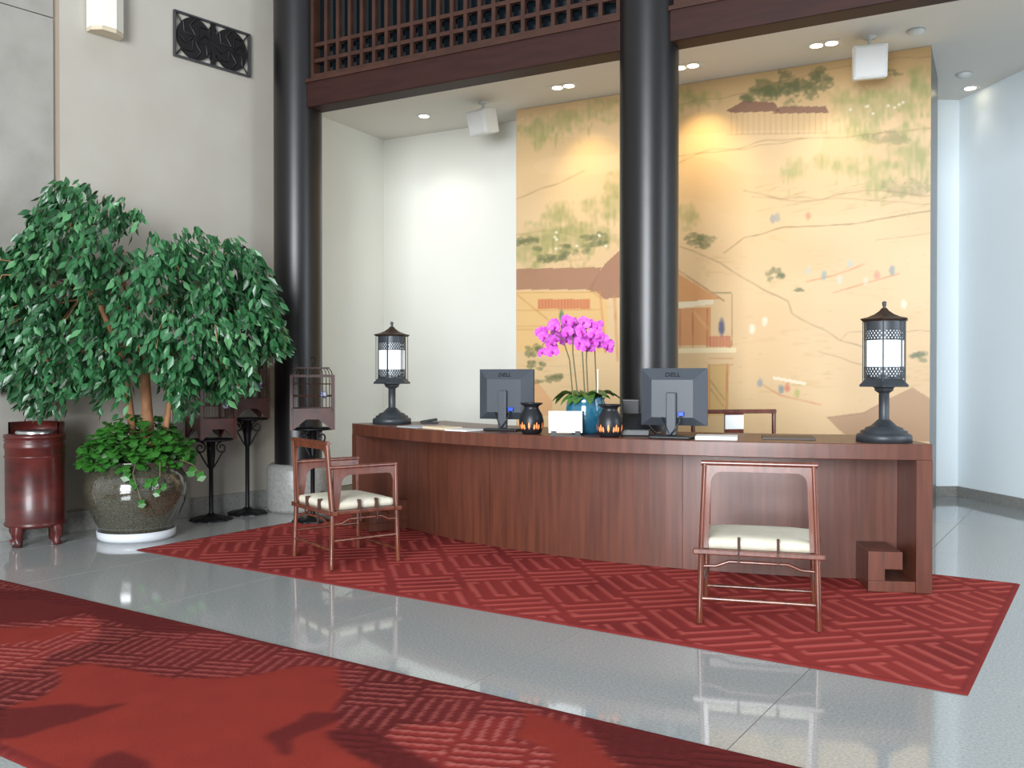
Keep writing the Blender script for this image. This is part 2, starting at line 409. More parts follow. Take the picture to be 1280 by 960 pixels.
    blob(880, 300, 16, 6, D, 0.5, 0.9, 9)
    # pavilion: broad grey-brown roofs, rails, posts, terraces
    poly([(645, 336), (752, 334), (740, 362), (645, 362)], (168, 124, 98), 0.9); poly([(735, 362), (756, 330), (778, 310), (778, 372), (750, 374)], (164, 120, 96), 0.9)
    poly([(645, 364), (745, 364), (760, 378), (760, 440), (645, 440)], (228, 186, 124), 0.8)
    poly([(672, 374), (738, 374), (738, 386), (672, 386)], (206, 120, 84), 0.7)
    for x in range(674, 738, 4): line([(x, 374), (x, 386)], 0.5, (168, 70, 50), 0.6)
    for y in (366, 388, 408, 412): line([(645, y), (752, y - 1)], 1.0, (196, 140, 84), 0.7)
    line([(646, 368), (700, 412)], 1.6, (196, 134, 82), 0.6); line([(750, 364), (757, 440)], 2.2, (204, 130, 84), 0.7); line([(768, 370), (772, 450)], 3.0, (196, 132, 88), 0.6)
    blob(702, 396, 3.5, 10, (96, 128, 96), 0.8, 0.3, 4)
    poly([(845, 340), (900, 374), (845, 380)], (206, 140, 84), 0.75); line([(845, 336), (905, 376)], 1.5, (150, 98, 66), 0.7)
    poly([(845, 378), (892, 374), (892, 380), (845, 386)], (236, 220, 190), 0.95)
    poly([(845, 386), (888, 384), (888, 432), (845, 432)], (204, 134, 82), 0.7)
    for x in (850, 866, 884): line([(x, 386), (x, 434)], 1.6, (168, 92, 60), 0.65)
    line([(866, 388), (884, 410)], 3, (224, 180, 120), 0.6)
    line([(890, 366), (914, 366)], 1.3, (120, 110, 70), 0.8); line([(915, 368), (915, 432)], 0.9, (134, 90, 66), 0.8)
    poly([(886, 420), (914, 420), (914, 434), (886, 434)], (200, 108, 76), 0.55)
    for x in range(888, 914, 4): line([(x, 420), (x, 434)], 0.5, (164, 64, 48), 0.6)
    blob(902, 409, 4.5, 12, (92, 92, 122), 0.9, 0.2, 4)
    poly([(845, 435), (920, 434), (920, 441), (845, 442)], (240, 222, 180), 0.9)
    for y in (448, 456): line([(886, y), (916, y)], 1.0, (190, 120, 80), 0.7)
    poly([(886, 456), (912, 456), (910, 520), (886, 520)], (206, 168, 104), 0.7); line([(886, 456), (886, 520)], 2.0, (196, 110, 74), 0.7); line([(909, 456), (908, 520)], 2.0, (196, 110, 74), 0.7)
    line([(888, 476), (906, 500)], 1.2, (120, 110, 80), 0.6); line([(888, 486), (904, 508)], 1.2, (120, 110, 80), 0.6)
    # pines beside the pavilion, foreground roof, small bushes
    for x, y, rx, ry in ((662, 440, 12, 10), (684, 474, 16, 8), (672, 456, 10, 8), (1150, 448, 14, 9), (966, 342, 12, 10), (998, 362, 8, 4)):
        pine(x, y, rx, ry, int(x) % 17)
    poly([(1034, 522), (1080, 516), (1112, 498), (1140, 484), (1166, 500), (1166, 552), (1070, 552), (1052, 540)], (178, 138, 104), 0.85)
    line([(1034, 522), (1080, 516), (1112, 498)], 1.2, (140, 100, 76), 0.6); poly([(646, 470), (664, 468), (690, 500), (690, 520), (646, 520)], (214, 150, 100), 0.5)
    # boats with people
    for pts in ([(1008, 352), (1040, 345), (1066, 336), (1080, 330)], [(1042, 366), (1075, 356), (1124, 342)], [(948, 478), (975, 494), (1000, 500), (1026, 506)]):
        line(pts, 1.6, (200, 124, 88), 0.65)
    for x, y, col in ((1010, 338, (196, 196, 180)), (1030, 344, (150, 160, 160)), (1050, 350, (206, 206, 190)), (1062, 330, (186, 190, 178)), (1082, 352, (210, 204, 180)), (1096, 344, (220, 140, 116)), (1115, 338, (140, 148, 150)),
            (966, 274, (150, 150, 150)), (972, 272, (160, 156, 150)), (1010, 270, (226, 140, 110)), (976, 487, (112, 130, 140)), (984, 485, (206, 116, 92)), (996, 492, (180, 172, 100)), (950, 478, (150, 154, 160)), (956, 402, (236, 226, 206)), (940, 412, (236, 226, 206)), (1130, 380, (238, 228, 206))):
        blob(x, y, 4.2, 6.5, col, 0.75, 0.35, int(x) % 13)
    poly([(966, 470), (1008, 478), (1008, 482), (966, 474)], (238, 226, 200), 0.8)
    for k in range(16):
        x, y = ((rng.uniform(685, 770), rng.uniform(286, 318)) if k < 8 else (rng.uniform(1050, 1130), rng.uniform(128, 142))); blob(x, y, 2.4, 2.0, (236, 228, 208), 0.8, 0.2, k)
    # borders
    line([(646, 130), (645, 560)], 1.0, (196, 170, 130), 0.4)
    a = img / 255.0; a = np.where(a <= 0.04045, a / 12.92, ((a + 0.055) / 1.055) ** 2.4)
    co = np.stack([gu, np.full_like(gu, -0.004), gz], -1).reshape(-1, 3)
    idx = np.arange(NX * NZ).reshape(NZ, NX)
    q = np.stack([idx[:-1, :-1], idx[:-1, 1:], idx[1:, 1:], idx[1:, :-1]], -1).reshape(-1, 4)
    o = grid_mesh('mural', co, q, a.reshape(-1, 3), 'mural_paint')
    # thin backing board behind the silk
    o.location = ML; o.rotation_euler = (0, 0, math.atan2(U.y, U.x))
    tag(o, 'tall painted silk landscape mural with pavilions, willows and boats on the wall behind the desk', 'mural')
    bk = MB().box(0, mw, -0.0035, 0.011, 0, CEIL - 0.003).build('backing_board', 'mural_side', o)
    return o
def grid_mesh(name, co, quads, col, m):
    me = bpy.data.meshes.new(name); nv, nq = len(co), len(quads)
    me.vertices.add(nv); me.vertices.foreach_set('co', np.asarray(co, np.float32).ravel())
    me.loops.add(nq * 4); me.loops.foreach_set('vertex_index', np.asarray(quads, np.int32).ravel())
    me.polygons.add(nq); me.polygons.foreach_set('loop_start', np.arange(nq, dtype=np.int32) * 4)
    try: me.polygons.foreach_set('loop_total', np.full(nq, 4, np.int32))
    except Exception: pass
    me.update(calc_edges=True)
    at = me.attributes.new('tint', 'FLOAT_COLOR', 'POINT')
    at.data.foreach_set('color', np.concatenate([col, np.ones((nv, 1))], 1).astype(np.float32).ravel())
    me.materials.append(MATS[m]); me.validate()
    o = bpy.data.objects.new(name, me); COL.objects.link(o); return o
mural()

# ------------------------------------------------------------------ carpets: cut-pile fret pattern standing proud of the ground
def vnoise(a, b, seed):
    g = np.random.RandomState(seed).rand(65, 65); a = np.abs(a) % 63; b = np.abs(b) % 63
    i = a.astype(int); j = b.astype(int); fx = a - i; fy = b - j; fx = fx * fx * (3 - 2 * fx); fy = fy * fy * (3 - 2 * fy)
    return (g[j, i] * (1 - fx) + g[j, i + 1] * fx) * (1 - fy) + (g[j + 1, i] * (1 - fx) + g[j + 1, i + 1] * fx) * fy
def fret(x, y, p, n=3):
    """interlocking key fret: blocks of n parallel bars, alternately turned, joined in meanders; 1 on the raised line"""
    B = p * (n + 1)
    x = x + 400 * B; y = y + 400 * B
    i = np.floor(x / B); j = np.floor((y - (i % 2) * B * 0.5) / B)
    u = x - i * B; v = y - (i % 2) * B * 0.5 - j * B
    par = (i + j) % 2
    a = np.where(par == 0, u, v); b = np.where(par == 0, v, u)          # a across the bars, b along them
    k = np.floor(a / p); ra = a - k * p
    w = p * 0.3
    ln = (np.abs(ra - p / 2) < w / 2) & (b > p * 0.35) & (b < B - p * 0.15)
    top = (np.abs(b - (B - p * 0.3)) < w / 2) & (k % 2 == 0) & (a > p * 0.35) & (a < (n + 0.65) * p) & (ra > p * 0.35)
    bot = (np.abs(b - p * 0.5) < w / 2) & (k % 2 == 1) & (ra > p * 0.35)
    return (ln | top | bot).astype(float)
def carpet(name, O, ex, ey, L, Wd, step, paint, label):
    nx, ny = int(L / step) + 1, int(Wd / step) + 1
    a, b = np.meshgrid(np.linspace(0, L, nx), np.linspace(0, Wd, ny))
    X = O.x + ex.x * a + ey.x * b; Y = O.y + ex.y * a + ey.y * b
    col, h = paint(X, Y, a, b, L, Wd)
    col = col / 255.0; col = np.where(col <= 0.04045, col / 12.92, ((col + 0.055) / 1.055) ** 2.4)
    rim = np.minimum(np.minimum(a, b), np.minimum(L - a, Wd - b)); h = h * (rim > 0.035); Z = 0.008 + h; edge = (a < step * .6) | (b < step * .6) | (a > L - step * .6) | (b > Wd - step * .6); Z[edge] = 0.001
    idx = np.arange(nx * ny).reshape(ny, nx)
    q = np.stack([idx[:-1, :-1], idx[:-1, 1:], idx[1:, 1:], idx[1:, :-1]], -1).reshape(-1, 4)
    o = grid_mesh(name, np.stack([X, Y, Z], -1).reshape(-1, 3), q, col.reshape(-1, 3), 'rug')
    return tag(o, label, 'carpet')
PA = R(-11); pa, pb = (math.cos(PA), math.sin(PA)), (-math.sin(PA), math.cos(PA))
def blend(img, col, a): return img * (1 - a[..., None]) + np.array(col, float) * a[..., None]
def paint_rug(X, Y, a, b, L, Wd):
    # the pattern runs diagonally to the rug's edges
    x = X * math.cos(R(12)) + Y * math.sin(R(12)); y = -X * math.sin(R(12)) + Y * math.cos(R(12))
    l = fret(x, y, 0.10, 3)
    n = vnoise(X * 2.1, Y * 2.1, 4); n2 = vnoise(X * 9, Y * 9, 6)
    img = np.ones(X.shape + (3,)) * np.array([142, 52, 49.])
    img = blend(img, (116, 40, 40), np.clip((n - 0.45) * 2, 0, 0.8)); img = blend(img, (140, 55, 48), 0.3 * n2)
    img = blend(img, (184, 90, 82), l * 0.7)
    bd = np.minimum(np.minimum(a, b), np.minimum(L - a, Wd - b)); img = blend(img, (124, 45, 43), (bd < 0.03) * 0.9)
    return img, l * 0.004
rA, rB, rC = P(170, 688, 0), P(1210, 870, 0), P(1250, 728, 0)
ex = (rB - rA).normalized(); ey = Vector((-ex.y, ex.x, 0))
carpet('area_rug', rA, ex, ey, (rB - rA).length, (rC - rB).dot(ey) * 1.0, 0.0125, paint_rug, 'red area rug with a raised fret pattern lying under the desk and visitor chairs')
c0, c1 = P(0, 725, 0), P(1000, 960, 0); ex2 = (c1 - c0).normalized(); ey2 = Vector((-ex2.y, ex2.x, 0))
cw = -(P(15, 952, 0) - c0).dot(ey2)
def floor_poly(pts): return [(q.x, q.y) for q in (P(x, y, 0) for x, y in pts)]
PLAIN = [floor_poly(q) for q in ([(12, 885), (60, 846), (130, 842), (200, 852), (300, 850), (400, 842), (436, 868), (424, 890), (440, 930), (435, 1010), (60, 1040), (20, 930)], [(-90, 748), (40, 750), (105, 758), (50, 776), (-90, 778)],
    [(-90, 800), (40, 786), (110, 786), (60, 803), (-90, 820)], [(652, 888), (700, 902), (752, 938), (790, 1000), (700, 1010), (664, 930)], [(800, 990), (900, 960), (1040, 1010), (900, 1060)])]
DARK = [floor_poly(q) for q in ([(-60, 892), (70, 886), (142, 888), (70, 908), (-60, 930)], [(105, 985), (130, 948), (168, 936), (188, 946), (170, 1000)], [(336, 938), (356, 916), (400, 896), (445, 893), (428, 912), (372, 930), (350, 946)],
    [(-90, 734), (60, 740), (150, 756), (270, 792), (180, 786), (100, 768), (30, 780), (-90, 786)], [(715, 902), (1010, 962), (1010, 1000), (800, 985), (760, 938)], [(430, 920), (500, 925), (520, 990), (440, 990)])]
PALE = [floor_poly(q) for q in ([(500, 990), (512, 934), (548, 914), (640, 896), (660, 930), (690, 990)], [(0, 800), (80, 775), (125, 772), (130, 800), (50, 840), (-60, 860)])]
def inside(X, Y, poly):
    ins = np.zeros(X.shape, bool); n = len(poly)
    for i in range(n):
        (x0, y0), (x1, y1) = poly[i], poly[(i + 1) % n]
        if y0 == y1: continue
        ins ^= ((y0 > Y) != (y1 > Y)) & (X < (x1 - x0) * (Y - y0) / (y1 - y0) + x0)
    return ins
def soft(m):
    m = m.astype(float)
    for _ in range(2):
        p = np.pad(m, 1, mode='edge'); m = (p[:-2, 1:-1] + p[2:, 1:-1] + p[1:-1, :-2] + p[1:-1, 2:] + 2 * m) / 6
    return m
def paint_runner(X, Y, a, b, L, Wd):
    x = X * pa[0] + Y * pa[1]; y = X * pb[0] + Y * pb[1]
    l = fret(x, y, 0.05, 4); nz = vnoise(X * 2.2, Y * 2.2, 8); n2 = vnoise(X * 11, Y * 11, 9)
    img = np.ones(X.shape + (3,)) * np.array([104, 37, 36.]); img = blend(img, (84, 29, 29), np.clip((nz - 0.4) * 2, 0, 1))
    Xw = X + 0.16 * (vnoise(X * 2.6 + 9, Y * 2.6, 31) - 0.5) + 0.07 * (vnoise(X * 8, Y * 8, 32) - 0.5); Yw = Y + 0.16 * (vnoise(X * 2.4, Y * 2.4 + 7, 33) - 0.5) + 0.07 * (vnoise(X * 8, Y * 8, 34) - 0.5)
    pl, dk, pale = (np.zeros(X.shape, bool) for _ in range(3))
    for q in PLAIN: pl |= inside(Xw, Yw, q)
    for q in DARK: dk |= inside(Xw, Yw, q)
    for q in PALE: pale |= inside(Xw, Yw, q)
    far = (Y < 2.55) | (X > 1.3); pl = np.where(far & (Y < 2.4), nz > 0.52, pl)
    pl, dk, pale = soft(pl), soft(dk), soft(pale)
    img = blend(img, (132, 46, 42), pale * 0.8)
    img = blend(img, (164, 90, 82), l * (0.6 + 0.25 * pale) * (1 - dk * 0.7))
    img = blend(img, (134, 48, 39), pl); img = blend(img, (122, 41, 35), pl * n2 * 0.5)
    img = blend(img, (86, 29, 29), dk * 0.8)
    bd = np.minimum(b, Wd - b); img = blend(img, (98, 33, 32), (bd < 0.05) * 0.7)
    return img, l * 0.004 * (1 - pl) + 0.003 * pl
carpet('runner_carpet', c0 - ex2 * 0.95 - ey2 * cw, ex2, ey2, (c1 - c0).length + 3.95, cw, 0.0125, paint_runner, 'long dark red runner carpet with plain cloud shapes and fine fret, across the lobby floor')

# ------------------------------------------------------------------ reception desk: a bowed counter
ZD = 0.827
def circle3(a, b, c):
    ax, ay, bx, by, cx, cy = a.x, a.y, b.x, b.y, c.x, c.y
    d = 2 * (ax * (by - cy) + bx * (cy - ay) + cx * (ay - by))
    ux = ((ax * ax + ay * ay) * (by - cy) + (bx * bx + by * by) * (cy - ay) + (cx * cx + cy * cy) * (ay - by)) / d
    uy = ((ax * ax + ay * ay) * (cx - bx) + (bx * bx + by * by) * (ax - cx) + (cx * cx + cy * cy) * (bx - ax)) / d
    return Vector((ux, uy, 0)), math.hypot(ax - ux, ay - uy)
d0, dm, d1 = P(440, 529, ZD), P(740, 547, ZD), P(1166, 555.5, ZD)
DC, DR = circle3(d0, dm, d1)
ang0 = math.atan2(d0.y - DC.y, d0.x - DC.x); ang1 = math.atan2(d1.y - DC.y, d1.x - DC.x)
if ang1 < ang0: ang1 += 2 * math.pi
DL = DR * (ang1 - ang0)
def desk_pt(s, n, z=ZD):
    a = ang0 + s / DR; return Vector((DC.x + (DR - n) * math.cos(a), DC.y + (DR - n) * math.sin(a), z))
def desk_tan(s):
    a = ang0 + s / DR; return Vector((-math.sin(a), math.cos(a), 0))
def on_desk(px, n, z=ZD):
    best = min((abs(PX(desk_pt(DL * k / 800.0, n, z))[0] - px), DL * k / 800.0) for k in range(801)); return desk_pt(best[1], n, z), best[1]
def arc_box(mb, s0, s1, n0, n1, z0, z1, seg=1):
    vs = []
    for k in range(seg + 1):
        s = s0 + (s1 - s0) * k / seg
        vs += [desk_pt(s, n0, z0), desk_pt(s, n1, z0), desk_pt(s, n1, z1), desk_pt(s, n0, z1)]
    fs = [(0, 1, 2, 3), tuple(seg * 4 + i for i in (3, 2, 1, 0))]
    for k in range(seg):
        for i in range(4): fs.append((k * 4 + i, k * 4 + (i + 1) % 4, k * 4 + 4 + (i + 1) % 4, k * 4 + 4 + i))
    return mb.add(vs, fs)
desk = thing('reception_desk', (0, 0, 0), 0, 'long bowed red-brown wooden reception desk with fretwork end feet standing on the red rug', 'desk')
ZT = ZD - 0.088; EP = 0.085; RX = 0.33
RZ0 = 0.012
arc_box(MB(), 0, DL, 0, 0.82, ZT, ZD, 48).build('worktop', 'desk_wood', desk, 0.004)
for s0, s1 in ((0, EP), (DL - EP, DL)): arc_box(MB(), s0, s1, 0, 0.82, RZ0, ZT).build('end_panel', 'desk_wood', desk)
def s_px(px, n, z=0.4): return on_desk(px, n, z)[1]
cuts = [EP, s_px(612, RX), s_px(853, RX), DL - EP]
for a, b in zip(cuts[:-1], cuts[1:]): arc_box(MB(), a + 0.0015, b - 0.0015, RX, RX + 0.025, RZ0, ZT, 14).build('front_panel', 'desk_wood', desk)
arc_box(MB(), EP, DL - EP, RX + 0.027, RX + 0.04, RZ0, ZT, 30).build('inner_lining', 'plastic_black', desk)
# fret feet
def fret_foot(flip):
    w, hh, th = 0.25, 0.222, 0.06
    mb = MB()
    def bx(s0, s1, z0, z1):
        a, b = (DL - EP - s0, DL - EP - s1) if flip else (EP + s0, EP + s1)
        arc_box(mb, min(a, b), max(a, b), 0.004, RX, RZ0 + z0, RZ0 + z1, 2)
    bx(0, w, 0, th); bx(w - 0.088, w, th, hh); bx(0.07, w - 0.088, 0.125, hh)
    o = mb.build('fret_foot', 'desk_wood', desk, 0.003)
fret_foot(True); fret_foot(False)

# ------------------------------------------------------------------ armchairs
def chair_parts(t, SW=0.53, SD=0.45):
    hx, hy = SW / 2, SD / 2; ZS, ZBk, ZA = 0.37, 0.785, 0.635; r = 0.0145
    z0 = 0.012
    for sx in (-1, 1):      # back legs run up into the back posts, leaning slightly in
        MB().tube([(sx * (hx + 0.008), -hy - 0.01, z0), (sx * hx, -hy, ZS), (sx * (hx - 0.018), -hy - 0.025, ZBk)], [r * 1.1, r, r * 0.9], 10).build('leg', 'chair_wood', t)
        MB().tube([(sx * (hx + 0.008), hy + 0.008, z0), (sx * hx, hy, ZS), (sx * (hx - 0.006), hy - 0.002, ZA)], [r * 1.1, r, r * 0.9], 10).build('leg', 'chair_wood', t)
    # crest rail
    MB().tube([(-hx, -hy - 0.025, ZBk), (hx, -hy - 0.025, ZBk)], 0.014, 10).build('crest_rail', 'chair_wood', t)
    # spandrel inside the back frame: inverted U with rounded corners
    def spandrel(w, h, side, top, rad):
        pts = [(-w, 0), (-w, h), (w, h), (w, 0), (w - side * 0.6, 0), (w - side, h - top - rad)]
        for k in range(1, 7):
            a = math.pi / 2 * k / 6; pts.append((w - side - rad + rad * math.cos(a), h - top - rad + rad * math.sin(a)))
        for k in range(0, 7):
            a = math.pi / 2 * k / 6; pts.append((-w + side + rad - rad * math.sin(a), h - top - rad + rad * math.cos(a)))
        pts.append((-w + side * 0.6, 0)); return pts
    sp = spandrel(hx - 0.012, ZBk - ZS - 0.01, 0.034, 0.034, 0.05)
    tilt = Matrix.Translation((0, -hy - 0.001, ZS + 0.005)) @ Matrix.Rotation(math.atan2(0.025, ZBk - ZS), 4, 'X')
    n = len(sp); half = n  # concave outline: build as left, right and top strips
    mb = MB(); w, h = hx - 0.012, ZBk - ZS - 0.01
    k = len(sp)
    outer = [(-w, 0), (-w, h), (w, h), (w, 0)]
    inner = sp[4:]
    # strip faces between the inner outline and its projection on the outer frame
    def proj(p):
        x, z = p
        if z < h - 0.085: return (math.copysign(w, x), z)
        if abs(x) < w - 0.085: return (x, h)
        return (math.copysign(w, x), h) if abs(abs(x) - (w - 0.034 - 0.0146)) < 0.004 else ((math.copysign(w, x), z + 0.02) if (h - z) > (w - abs(x)) else (x, h))
    o2 = [proj(p) for p in inner]
    def strip(mb, inn, out, M, th=0.007):
        m = len(inn)
        vs = [M @ Vector((p[0], d, p[1])) for d in (-th, th) for p in inn] + [M @ Vector((p[0], d, p[1])) for d in (-th, th) for p in out]
        fs = []
        for i in range(m - 1):
            fs += [(i, i + 1, 2 * m + i + 1, 2 * m + i), (m + i + 1, m + i, 3 * m + i, 3 * m + i + 1), (i + 1, i, m + i, m + i + 1)]
        mb.add(vs, fs)
    strip(mb, inner, o2, tilt); mb.build('back_spandrel', 'chair_wood', t)
    for sx in (-1, 1):
        a = Vector((sx * (hx - 0.010), -hy - 0.014, ZA)); b = Vector((sx * (hx - 0.006), hy + 0.004, ZA))
        ar = MB().tube([a, b], 0.013, 10).build('arm_rail', 'chair_wood', t)
        L = SD; hh = ZA - ZS - 0.01; MA = Matrix.Translation((sx * (hx - 0.008), -hy + 0.008, ZS + 0.005)) @ Matrix.Rotation(math.pi / 2, 4, 'Z')
        inn = [(0.035, 0), (0.055, hh - 0.12)]
        for q in range(0, 7):
            an = math.pi / 2 * q / 6; inn.append((0.115 - 0.06 * math.cos(an), hh - 0.105 + 0.06 * math.sin(an)))
        inn += [(L - 0.08, hh - 0.045), (L - 0.045, hh - 0.055), (L - 0.03, hh - 0.09), (L - 0.028, 0)]
        out = [(0, 0), (0, hh - 0.12)] + [(0.0 + 0.115 * max(0, (q - 3)) / 3, hh if q >= 3 else hh - 0.12 + 0.12 * q / 3) for q in range(7)] + [(L - 0.08, hh), (L - 0.045, hh), (L - 0.012, hh), (L - 0.012, 0)]
        mb = MB(); strip(mb, inn, out, MA, 0.006); mb.build('arm_spandrel', 'chair_wood', ar)
    # seat frame: rails running past the legs
    e = 0.04
    MB().box(-hx - e, hx + e, -hy - 0.02, -hy + 0.02, ZS - 0.028, ZS).box(-hx - e, hx + e, hy - 0.02, hy + 0.02, ZS - 0.028, ZS).box(-hx - 0.015, -hx + 0.02, -hy, hy, ZS - 0.027, ZS - 0.001).box(hx - 0.02, hx + 0.015, -hy, hy, ZS - 0.027, ZS - 0.001).build('seat_frame', 'chair_wood', t, 0.006)
    MB().box(-hx, hx, -hy, hy, ZS - 0.012, ZS - 0.002).build('seat_panel', 'chair_wood', t)
    # cushion, soft edged, with cloth ties
    mb = MB(); nx, ny = 14, 12; cw_, cd_, ch = hx - 0.012, hy - 0.008, 0.062
    def cz(u, v): return ch * (0.72 + 0.28 * (1 - u ** 6) * (1 - v ** 6))
    top = [[Vector((cw_ * u * (1 - 0.02 * (1 - v * v)), cd_ * v, ZS + cz(u, v))) for u in np.linspace(-1, 1, nx)] for v in np.linspace(-1, 1, ny)]
    ring = []
    vs = [p for row in top for p in row]; fs = [(j * nx + i, j * nx + i + 1, (j + 1) * nx + i + 1, (j + 1) * nx + i) for j in range(ny - 1) for i in range(nx - 1)]
    border = [j for j in range(nx)] + [j * nx + nx - 1 for j in range(1, ny)] + [(ny - 1) * nx + i for i in range(nx - 2, -1, -1)] + [j * nx for j in range(ny - 2, 0, -1)]
    b0 = len(vs)
    for zf, k in ((0.45, 1.025), (0.02, 1.0)): vs += [Vector((vs[i].x * k, vs[i].y * k, ZS + ch * zf)) for i in border]
    m = len(border)
    for i in range(m):
        j = (i + 1) % m; fs += [(border[i], b0 + i, b0 + j, border[j]), (b0 + i, b0 + m + i, b0 + m + j, b0 + j)]
    fs.append(tuple(b0 + m + i for i in range(m)))
    cu = mb.add(vs, fs, True).build('cushion', 'cushion', t)
    for x, y, ax in ((-0.09, -hy, 0), (0.09, -hy, 0), (hx, -0.04, 1), (hx, 0.08, 1), (-hx, -0.04, 1), (-hx, 0.08, 1)):
        if ax == 0: MB().box(x - 0.006, x + 0.006, y - 0.014, y + 0.015, ZS - 0.03, ZS + 0.058).box(x - 0.004, x + 0.004, y - 0.02, y - 0.012, ZS - 0.085, ZS + 0.0).build('tie', 'tie', cu)
        else:
            sg = 1 if x > 0 else -1
            MB().box(min(x - sg * 0.02, x + sg * 0.012), max(x - sg * 0.02, x + sg * 0.012), y - 0.006, y + 0.006, ZS - 0.03, ZS + 0.058).box(x + sg * 0.012, x + sg * 0.018, y - 0.004, y + 0.004, ZS - 0.075, ZS).build('tie', 'tie', cu)
    # hump-backed braces below the seat and floor stretchers
    for y in (-hy, hy):
        MB().tube([(-hx, y, 0.285), (-hx + 0.07, y, 0.288), (-hx + 0.13, y, 0.312), (hx - 0.13, y, 0.312), (hx - 0.07, y, 0.288), (hx, y, 0.285)], 0.008, 8).build('hump_brace', 'chair_wood', t)
    for x in (-hx, hx):
        MB().tube([(x, -hy, 0.285), (x, -hy + 0.06, 0.288), (x, -hy + 0.11, 0.312), (x, hy - 0.11, 0.312), (x, hy - 0.06, 0.288), (x, hy, 0.285)], 0.008, 8).build('hump_brace', 'chair_wood', t)
        MB().tube([(x * 1.01, -hy, 0.185), (x * 1.01, hy, 0.185)], 0.0105, 8).build('stretcher', 'chair_wood', t)
    MB().tube([(-hx, -hy - 0.005, 0.13), (hx, -hy - 0.005, 0.13)], 0.0115, 8).build('stretcher', 'chair_wood', t)
    MB().tube([(-hx, hy + 0.003, 0.09), (hx, hy + 0.003, 0.09)], 0.0105, 8).build('stretcher', 'chair_wood', t)
cA, cB = P(879.5, 781, 0), P(1018, 791, 0); dx = (cB - cA).normalized(); dyv = Vector((-dx.y, dx.x, 0))
cc = (cA + cB) / 2 + dyv * 0.225
ch1 = thing('armchair', cc, math.atan2(dx.y, dx.x), 'low wooden armchair with tied cream cushion, standing with its back to the runner carpet', 'chair', 'visitor armchairs')
chair_parts(ch1)
pA, pB, pC, pD = P(370, 697, 0), P(417, 714, 0), P(496.5, 704, 0), P(446, 687, 0)
cc = (pA + pB + pC + pD) / 4; dx = ((pB - pA) + (pC - pD)).normalized()
ch2 = copy_tree(ch1); ch2.location = cc; ch2.rotation_euler = (0, 0, math.atan2(dx.y, dx.x))
ch2['label'] = 'low wooden armchair with tied cream cushion standing beside the birdcage stands'
# staff chair behind the desk
sc_ = PY(934, HOR, 6.25); sc_.z = 0.008
st = thing('staff_chair', sc_, R(-172), 'dark wooden staff chair with a pale splat showing above the desk beside the monitor', 'chair')
w = 0.30; zt = 0.94
for sx in (-1, 1):
    MB().tube([(sx * w, -0.24, 0.0), (sx * w, -0.24, zt)], 0.016, 8).build('leg', 'chair_wood', st)
    MB().tube([(sx * w, 0.2, 0.0), (sx * w, 0.2, 0.66)], 0.016, 8).build('leg', 'chair_wood', st)
    MB().tube([(sx * w, -0.24, 0.66), (sx * w, 0.2, 0.66)], 0.014, 8).build('arm_rail', 'chair_wood', st)
MB().box(-w - 0.015, w + 0.015, -0.255, -0.225, zt - 0.015, zt + 0.015).build('crest_rail', 'chair_wood', st, 0.005)
MB().box(-w, w, -0.24, 0.2, 0.42, 0.45).build('seat', 'chair_wood', st, 0.006)
sp = MB().box(-0.07, 0.07, -0.248, -0.232, 0.45, zt - 0.01).build('splat', 'chair_wood', st)
MB().box(-0.068, 0.068, -0.256, -0.248, zt - 0.125, zt - 0.025).build('pale_inlay', 'paper', sp); MB().box(-0.068, 0.068, -0.231, -0.226, zt - 0.125, zt - 0.025).build('pale_inlay', 'paper', sp)

